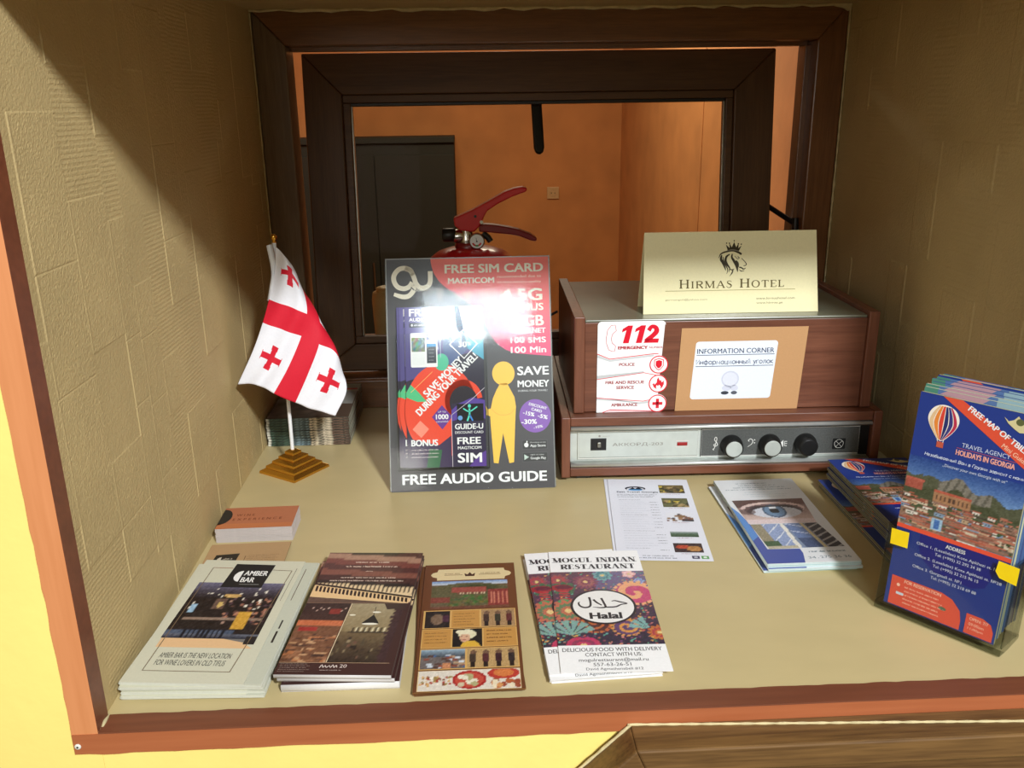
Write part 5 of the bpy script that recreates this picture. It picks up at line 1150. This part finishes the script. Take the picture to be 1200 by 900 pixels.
for k, (y0, y1, a_) in enumerate(pics):
    if k == 2:
        a_ = img(12, 18, (232,234,244)); g = random.Random(3)
        for _ in range(34): x = g.random(); E_(a_, x, 1-g.random()*(.8-abs(x-.5)), .08, .1, g.choice([(120,70,60),(180,130,90),(90,80,84),(150,110,70)]))
        R_(a_, .6, .85, 1, 1, (60,60,66))
    if k == 3: a_ = img(10, 18, (86,110,90)); G_(a_, (190,200,204), (80,106,84), 0, .5); G_(a_, (84,112,84), (66,90,60), .4, 1); a_ = noise(a_, 6, 2)
    if k == 4: a_ = img(12, 20, (70,50,50)); E_(a_, .3, .4, .25, .2, (210,70,40)); E_(a_, .7, .6, .25, .3, (196,130,60)); a_ = noise(a_, 10, 4)
    cv.image(a_, 64, y0, 95.5, y1, L=3); cv.dashes(70, 90, y0-3.5, 1.3, (170,110,120), 80+k, L=3)
cv.dashes(28, 62, 9, 1.8, gk, 91, L=3); cv.dashes(24, 66, 4, 2.0, gk, 92, L=3)
for x, c_, c4 in ((81, (70,66,90), (190,190,200)), (91, (96,160,90), (230,240,230))): cv.rect(x, 4, x+8, 10.5, c_, L=3); cv.ell(x+4, 7.2, 2.2, 1.8, c4, L=4)
wm = leaf_mesh(.103, .213, .0004, 1, [(228,230,240)], cv, 'none', name='tour_sheet', mat='print_matte')
put_leaf('tour_sheet', wm, (.1318, .2425, .0003), R(-5.2), 'lower white tour price sheet, its left edge showing', 'sheet', 'white tour sheets')
put_leaf('tour_sheet', wm, (.1346, .2400, .0013), R(-5.6), 'top white tour price sheet with five small landscape photos', 'sheet', 'white tour sheets')

# --- eye clinic leaflets
cv = Canvas(); cv.rect(0, 0, 100, 212, (226,228,230), L=1)
cv.poly([(0,136),(0,0),(40,0),(42,8),(45,20),(45,30),(10,31),(9,90),(5,120)], (70,88,160), L=2); cv.poly([(0,136),(5,120),(8,92),(9,60),(0,50)], (88,140,206), L=3)
cv.image(im_eye(), 7, 90, 90, 153, L=4, quad=[(8,90),(86,89),(92,153),(6,152)]); cv.image(im_build(), 10, 31, 95, 89, L=4, quad=[(12,31),(95,32),(86,88.5),(9,89)])
ec = (110, 130, 140)
for k, (y, a_, b_) in enumerate(((199,24,64),(193,26,74),(187,18,84),(181,7,90),(173,28,70),(167,24,80),(161,32,76))): cv.dashes(a_, b_, y, 2.2 if k < 4 else 1.4, ec if k < 4 else (170,190,196), k, L=3)
cv.dashes(52, 94, 21, 3.6, ec, 30, L=3); cv.text('34', 47, 8, 8, 4.4, ec, L=3); cv.rect(57, 8, 57.8, 9.4, ec, L=3); cv.text('275 36 36', 60, 8, 33, 5.2, ec, L=3)
em = leaf_mesh(.100, .212, .0026, 4, [(186,214,214), (222,226,226)], cv, 'left', 0, (200,214,214), 'eye_leaflet')
for i, (dx, dy, rz, lb) in enumerate(((-.003, .001, .8, 'eye clinic leaflet at the bottom, turned out to the left'), (.0015, -.001, -.3, 'eye clinic leaflet second from the bottom of its stack'), (.0010, .0010, .2, 'eye clinic leaflet just under the top one of its stack'), (0, 0, 0, 'top eye clinic leaflet with a large blue eye and building photos'))):
    put_leaf('eye_clinic_leaflet', em, (.2860+dx, .2030+dy, .0003+i*.0028), R(rz), lb, 'leaflet', 'eye clinic leaflets')

# --- city maps
cv = Canvas(); NB = (34, 58, 138)
cv.rect(0, 0, 100, 210, NB, L=1)
cv.image(im_city(), 0, 82, 100, 150, L=2)
for k in range(8): pass
cv.poly([(20,210),(37,210),(100,176),(100,160)], (226,84,58), L=4); cv.rect(0, 78.5, 100, 82.5, (226,84,58), L=4)
cv.text('FREE MAP OF TBILISI', 42, 202.5, 62, 5.2, WHITE, bold=.03, rot=-27.5, L=6); cv.text('Mini Guide', 74, 177.5, 24, 4.2, (250,190,160), bold=.02, rot=-27.5, L=6)
bal = [(24,169),(16.5,176),(11,185),(10.5,192),(14,198.5),(20,202),(27,202),(33.5,198.5),(37,192),(36.5,185),(31.5,176)]
cv.poly(cat_rom(bal, 4, True), (250,240,226), L=5)
gore = [((12,188),(14,197.5),(18,200.5),(17,185),(21,172.5),(17,177),(12.5,184)), ]
def gr(xa, xb, col):
    # panel of the balloon between two meridians (fractions -1..1)
    L_, R2 = [], []
    for k in range(13):
        t = k/12; y = 201-31*t; w = 13*math.sin(PI*min(1, (.12+t*.62))**.9)*(1-.0*t) if t < .5 else 13*(math.sin(PI*(.12+.5*.62)**.9))*(1-((t-.5)/.5)**1.5*.86)
        L_.append((24+xa*w, y)); R2.append((24+xb*w, y))
    cv.poly(L_+R2[::-1], col, L=6)
for xa, xb, c_ in ((-.94,-.68,(232,196,150)), (-.62,-.34,(236,140,60)), (-.28,.0,(222,70,56)), (.06,.32,(40,50,110)), (.38,.64,(60,60,130)), (.70,.92,(190,50,80))): gr(xa, xb, c_)
cv.rect(21.5, 163, 27.5, 168.5, (196,90,70), L=6); cv.stroke([(21,171),(22,168)], .5, WHITE, L=6); cv.stroke([(27,171),(26.6,168)], .5, WHITE, L=6)
cv.text('TRAVEL AGENCY', 43, 168.5, 40, 4.0, (206,216,240), L=5); cv.rect(39, 166.8, 88, 167.2, (206,90,90), L=5); cv.text('HOLIDAYS IN GEORGIA', 39, 160.5, 49, 5.0, (240,170,160), bold=.03, L=5)
cyr(cv, 'Незабываемый Вам в Грузии зависит с нами', 13, 153, 84, 2.8, (210,220,244), .18, L=5, slant=.2); cv.text('„Discover your own Georgia with us“', 30, 146, 54, 3.6, (210,220,244), shear=.15, L=5)
geo = [(72,204),(76,201),(80,203),(83,207),(86,203),(90,202),(94,199),(99,198),(97,195),(92,194),(86,193),(82,195),(79,197),(76,199)]
cv.poly(geo, (216,206,156), L=6); cv.ell(85, 202, 3.2, 3, (96,100,60), L=7)
cv.poly([(22,78.5),(94,78.5),(92,70),(84,48),(74,44),(40,46),(26,56),(23,66)], (30,36,128), L=3)
cv.text('ADDRESS', 46, 72.5, 17, 3.6, WHITE, bold=.02, L=5)
for k, (y, s1, s2) in enumerate(((66.5, 'Office 1. (Leselidze) Kote Apkhazi st. №8', 'Tel: (+995) 32 292 34 38'), (55, 'Office 2. (Leselidze) Kote Apkhazi st. №28', 'Tel: (+995) 32 215 96 15'), (43.5, 'Office 3. Gorgasali st. №1', 'Tel: (+995) 32 218 69 88'))):
    cv.text(s1, 20.5, y, [74,76,44][k], 3.6, (226,230,244), L=5); cv.text(s2, 38, y-5, 40, 3.6, (226,230,244), L=5)
cv.poly([(4,1),(4,30),(50,30),(60,27),(68,19),(70,10),(70,1)], (226,84,66), L=4); cv.poly([(74,1),(74,20),(88,20),(95,17),(98,10),(98,1)], (226,84,66), L=4)
oc = (250, 200, 180)
cv.text('FOR RESERVATION', 16, 25.5, 34, 3.2, oc, bold=.02, L=5)
for k in range(5): cv.dashes(17, 50+3*(k % 3), 21-3.9*k, 1.7, oc, 60+k, L=5)
cv.ell(11, 22, 1.6, 1.6, oc, L=5); cv.rect(10, 12.5, 17, 15, (210,220,236), L=5); cv.ell(53, 15, 3.4, 1.7, (90,110,90), L=5)
cv.text('OPEN: 7/7', 77, 14.5, 16, 3.0, oc, bold=.01, L=5); cv.text('09:00am', 77, 9.5, 13, 2.8, oc, L=5); cv.text('11:00pm', 77, 5, 13, 2.8, oc, L=5)
mm = leaf_mesh(.100, .210, .0034, 6, [(206,196,150), (70,84,70), (150,150,120), (44,60,100)], cv, 'right' if 0 else 'none', name='city_map')
cvb = Canvas(); cvb.rect(0, 0, 100, 210, (90,120,170), L=1); cvb.poly([(20,210),(56,210),(50,205),(14,206)], (190,150,160), L=2); cvb.rect(0, 205, 12, 210, (80,140,120), L=2); cvb.rect(62, 203, 100, 210, (150,180,190), L=2)
mm2 = leaf_mesh(.100, .210, .0030, 5, [(70,90,140), (170,190,196), (206,212,210), (140,166,180)], cvb, 'none', name='city_map_pale')
mm3 = leaf_mesh(.100, .210, .0030, 5, [(206,206,176), (100,140,116), (214,206,170)], cvb, 'none', name='city_map_green')
# lying stack at the right
g = random.Random(5); z = .0004
for i in range(10):
    low = i < 3; last = i == 9
    x = .4305-.010*low+g.uniform(-.0015, .0015)*(not last)+(.003 if i > 5 else 0); y = .2020+g.uniform(-.002, .002)-.004*low
    put_leaf('city_map', mm, (x if not last else .4290, y if not last else .2010, z), R(g.uniform(-.5, .8)-.5*low), ['folded city map, '+ORD[i]+' of the stack lying beside the radio', 'top map of the lying stack, blue with a balloon'][last], 'map', 'city maps lying beside the radio')
    z += .0037
# holder at the right front
HB = Vector((.3717, .1322, 0)); HX = Vector((.6392, -.7690, 0)); HN = Vector((-.7690, -.6392, 0)); tl = R(6)
HU = (Vector((0, 0, 1))*math.cos(tl) - HN*math.sin(tl)); HF = HX.cross(HU)
HF.normalize()
mh = Matrix((HX, HU, HF)).transposed(); rot_h = mh.to_euler()
mho = empty('map_holder', HB+Vector((0, 0, .0004)), 0, 'clear acrylic holder of city maps at the right front', 'leaflet holder'); mho.rotation_euler = rot_h
# local axes: x across, y up the slope, z towards the front
def hp(name, b, mat='acrylic', lab=None):
    o = MB().box(*b).build(name, mat, mho, bevel=.0006)
    if lab: o['label'] = lab
HWd, HD = .112, .044
hp('front_panel', (-.003, HWd, .008, .088, .0006, .0022)); hp('back_panel', (-.003, HWd, .008, .150, -HD, -HD+.0016)); hp('side_panel', (-.003, -.0014, .008, .088, -HD+.0017, .0005), 'acrylic_base'); hp('side_panel', (HWd-.0016, HWd, .008, .088, -HD+.0017, .0005), 'acrylic_base')
hp('base_panel', (-.003, HWd, .0008, .0080, -HD, .0022), 'acrylic_base')
for x in (HWd*.93,): 
    hp('rib', (HWd+.0002, HWd+.0014, .008, .086, -.016, -.0145), 'acrylic_edge'); hp('rib', (HWd+.0002, HWd+.0014, .008, .086, -.031, -.0295), 'acrylic_edge')
# yellow tape corners
for x0, x1, y0, y1, lb in ((.0015, .0185, .0690, .0850, 'yellow sticky square on the left of the holder front'), (.0950, .1130, .0700, .0870, 'yellow sticky tag on the right of the holder front')):
    mb = MB(); mb.prism([(x0+.0008, y0), (x1, y0+.0006), (x1-.0006, y1), (x0, y1-.0008)] if x0 < .05 else [(x0+.004, y0+.002), (x1, y0), (x1, y1-.001), (x0+.001, y1), (x0, y0+.007)], 'z', .0023, .0027)
    o = mb.build('yellow_tape', 'yellow_tape'); o.location = mho.location; o.rotation_euler = rot_h; tag(o, lb, 'sticker')
Mh = Matrix.LocRotScale(mho.location, Euler(rot_h), None)
spec = [(0, 0, .0060, mm, 0), (.0015, .004, .0060, mm3, 0), (.001, .006, .006, mm3, .3), (.003, .008, .006, mm2, -.3), (.004, .010, .006, mm2, .4), (.006, .0115, .006, mm2, 0), (.008, .0125, .006, mm, .4), (.010, .013, .006, mm2, 0)]
zz = -.0040
for k, (x, up_, t, me_, rz) in enumerate(spec):
    o = put_leaf('city_map', me_, (0, 0, 0), 0, ['front blue map with balloon, FREE MAP OF TBILISI, in the acrylic holder', 'city map in the acrylic holder, '+['', 'directly behind the front one', 'third from the front', 'fourth from the front', 'fifth from the front', 'sixth from the front', 'seventh from the front', 'rearmost'][k]][min(k, 1)], 'map', 'city maps in the acrylic holder')
    lm = Matrix.LocRotScale(Vector((.0045+x*.35, .0085+up_, zz)), Euler((0, 0, R(rz))), None)
    o.matrix_world = Mh @ lm; zz -= .0050

# --- business cards
cv = Canvas(); cv.rect(0, 0, 86, 54, (180,112,78), L=1); cv.poly([(0,0),(86,0),(86,10),(0,13)], (192,118,74), L=2)
cv.poly([(0,12)]+[(13*math.sin(R(q))*.95, 30-20*math.cos(R(q))) for q in range(0, 181, 15)]+[(0,50)], (48,44,38), L=2)
cv.text('WINE', 17, 31, 21, 5.4, (120,60,34), bold=.01, L=3, sp=1.5); cv.text('EXPERIENCE', 15, 20, 56, 5.4, (120,60,34), bold=.01, L=3, sp=1.6)
wc = leaf_mesh(.086, .054, .00075, 1, [(206,196,190)], cv, 'none', name='business_card', mat='print_matte')
wd = leaf_mesh(.086, .054, .00075, 1, [(206,196,190)], None, 'none', name='business_card_lower', mat='print_matte')
g = random.Random(2)
for i in range(19):
    last = i == 18
    put_leaf('business_card', wc if last else wd, (-.3135+g.uniform(-.0004, .0004)*(not last), .3130+g.uniform(-.0003, .0003)*(not last), .0003+i*.00092), R(1.0+g.uniform(-.4, .4)*(not last)), ['card lower in the thick pack of wine experience cards', 'top orange wine experience card with a black half-disc'][last], 'business card', 'orange wine business cards')
cv = Canvas(); cv.rect(0, 0, 88, 56, (182,148,106), L=1); cv.poly([(8,6),(34,6),(36,33),(11,31)], (48,42,34), L=2)
cv.poly([(18,26),(18,12)]+[(18-4.5*math.sin(R(q)), 19-7*math.cos(R(q))) for q in range(0, 181, 30)], (210,200,180), L=3); cv.dashes(20, 31, 20, 3.6, (190,180,160), 3, L=3); cv.dashes(20, 28, 13, 3.6, (190,180,160), 4, L=3)
cv.rect(43, 14, 43.8, 27, (120,90,60), L=2)
for k in range(5): cv.dashes(46, 80-3*(k % 2), 27-3.6*k, 1.2, (120,90,60), 7+k, L=2)
bc2 = leaf_mesh(.088, .056, .0008, 1, [(140,110,76)], cv, 'none', name='kraft_card', mat='print_matte')
for i in range(4):
    put_leaf('business_card', bc2, (-.3145+.0004*i, .2465-.0003*i, .0003+i*.00098), R(2.2-.3*i), ['brown kraft business card, '+ORD[i]+' under the top one', 'top brown kraft business card with a small dark logo square'][i == 3], 'business card', 'brown kraft business cards')

# --- magazines behind the flag
gcol = [(52,66,54), (96,116,96), (60,80,70), (90,110,120), (170,160,140), (120,84,66), (200,190,160), (150,120,96), (86,66,54)]
def mag_spine(mb):
    cc = Canvas(); g = random.Random(3); a = np.zeros((3, 46, 3))
    for i in range(46):
        t = i/45
        base = np.array((50,70,56)) if t < .28 else (np.array((86,106,112)) if t < .52 else (np.array((176,160,132)) if t < .8 else np.array((96,72,58))))
        for j in range(3): a[j, i] = base*g.uniform(.5, 1.5)
    a[:, 0:2] = (214, 210, 190); cc.image(a, 0, 0, 119, 3.3, L=1); cc.put(mb, (0, -.0005, .0002), (1, 0, 0), (0, 0, 1))
    cc = Canvas(); cc.rect(0, 0, 119, 158, (84,66,54), L=1); cc.image(noise(img(10, 8, (96,74,60)), 18, 4), 0, 4, 100, 120, L=2); cc.rect(60, 120, 119, 158, (170,172,150), L=3); cc.rect(70, 128, 116, 136, (190,60,50), L=4); cc.dashes(80, 100, 144, 4, (70,84,90), 2, L=4); cc.rect(100, 60, 117, 120, (150,150,144), L=3)
    cc.put(mb, (0, 0, .0036), (1, 0, 0), (0, 1, 0))
gm = leaf_mesh(.119, .156, .0036, 5, [(150,150,130), (92,110,92), (196,190,168)], None, 'bottom', 0, (90,110,96), 'magazine', 'print_gloss', mag_spine)
g = random.Random(8)
for i in range(11):
    last = i == 10
    put_leaf('magazine', gm, (-.3185+(g.uniform(-.0006, .0010) if not last else 0), .6085+g.uniform(-.0006, .0006), .0004+i*.0039), R(g.uniform(-.3, .3)), ['small magazine, '+ORD[i]+' of the neat stack behind the flag', 'top magazine of the stack behind the flag, with a red band'][last], 'magazine', 'magazines behind the desk flag')
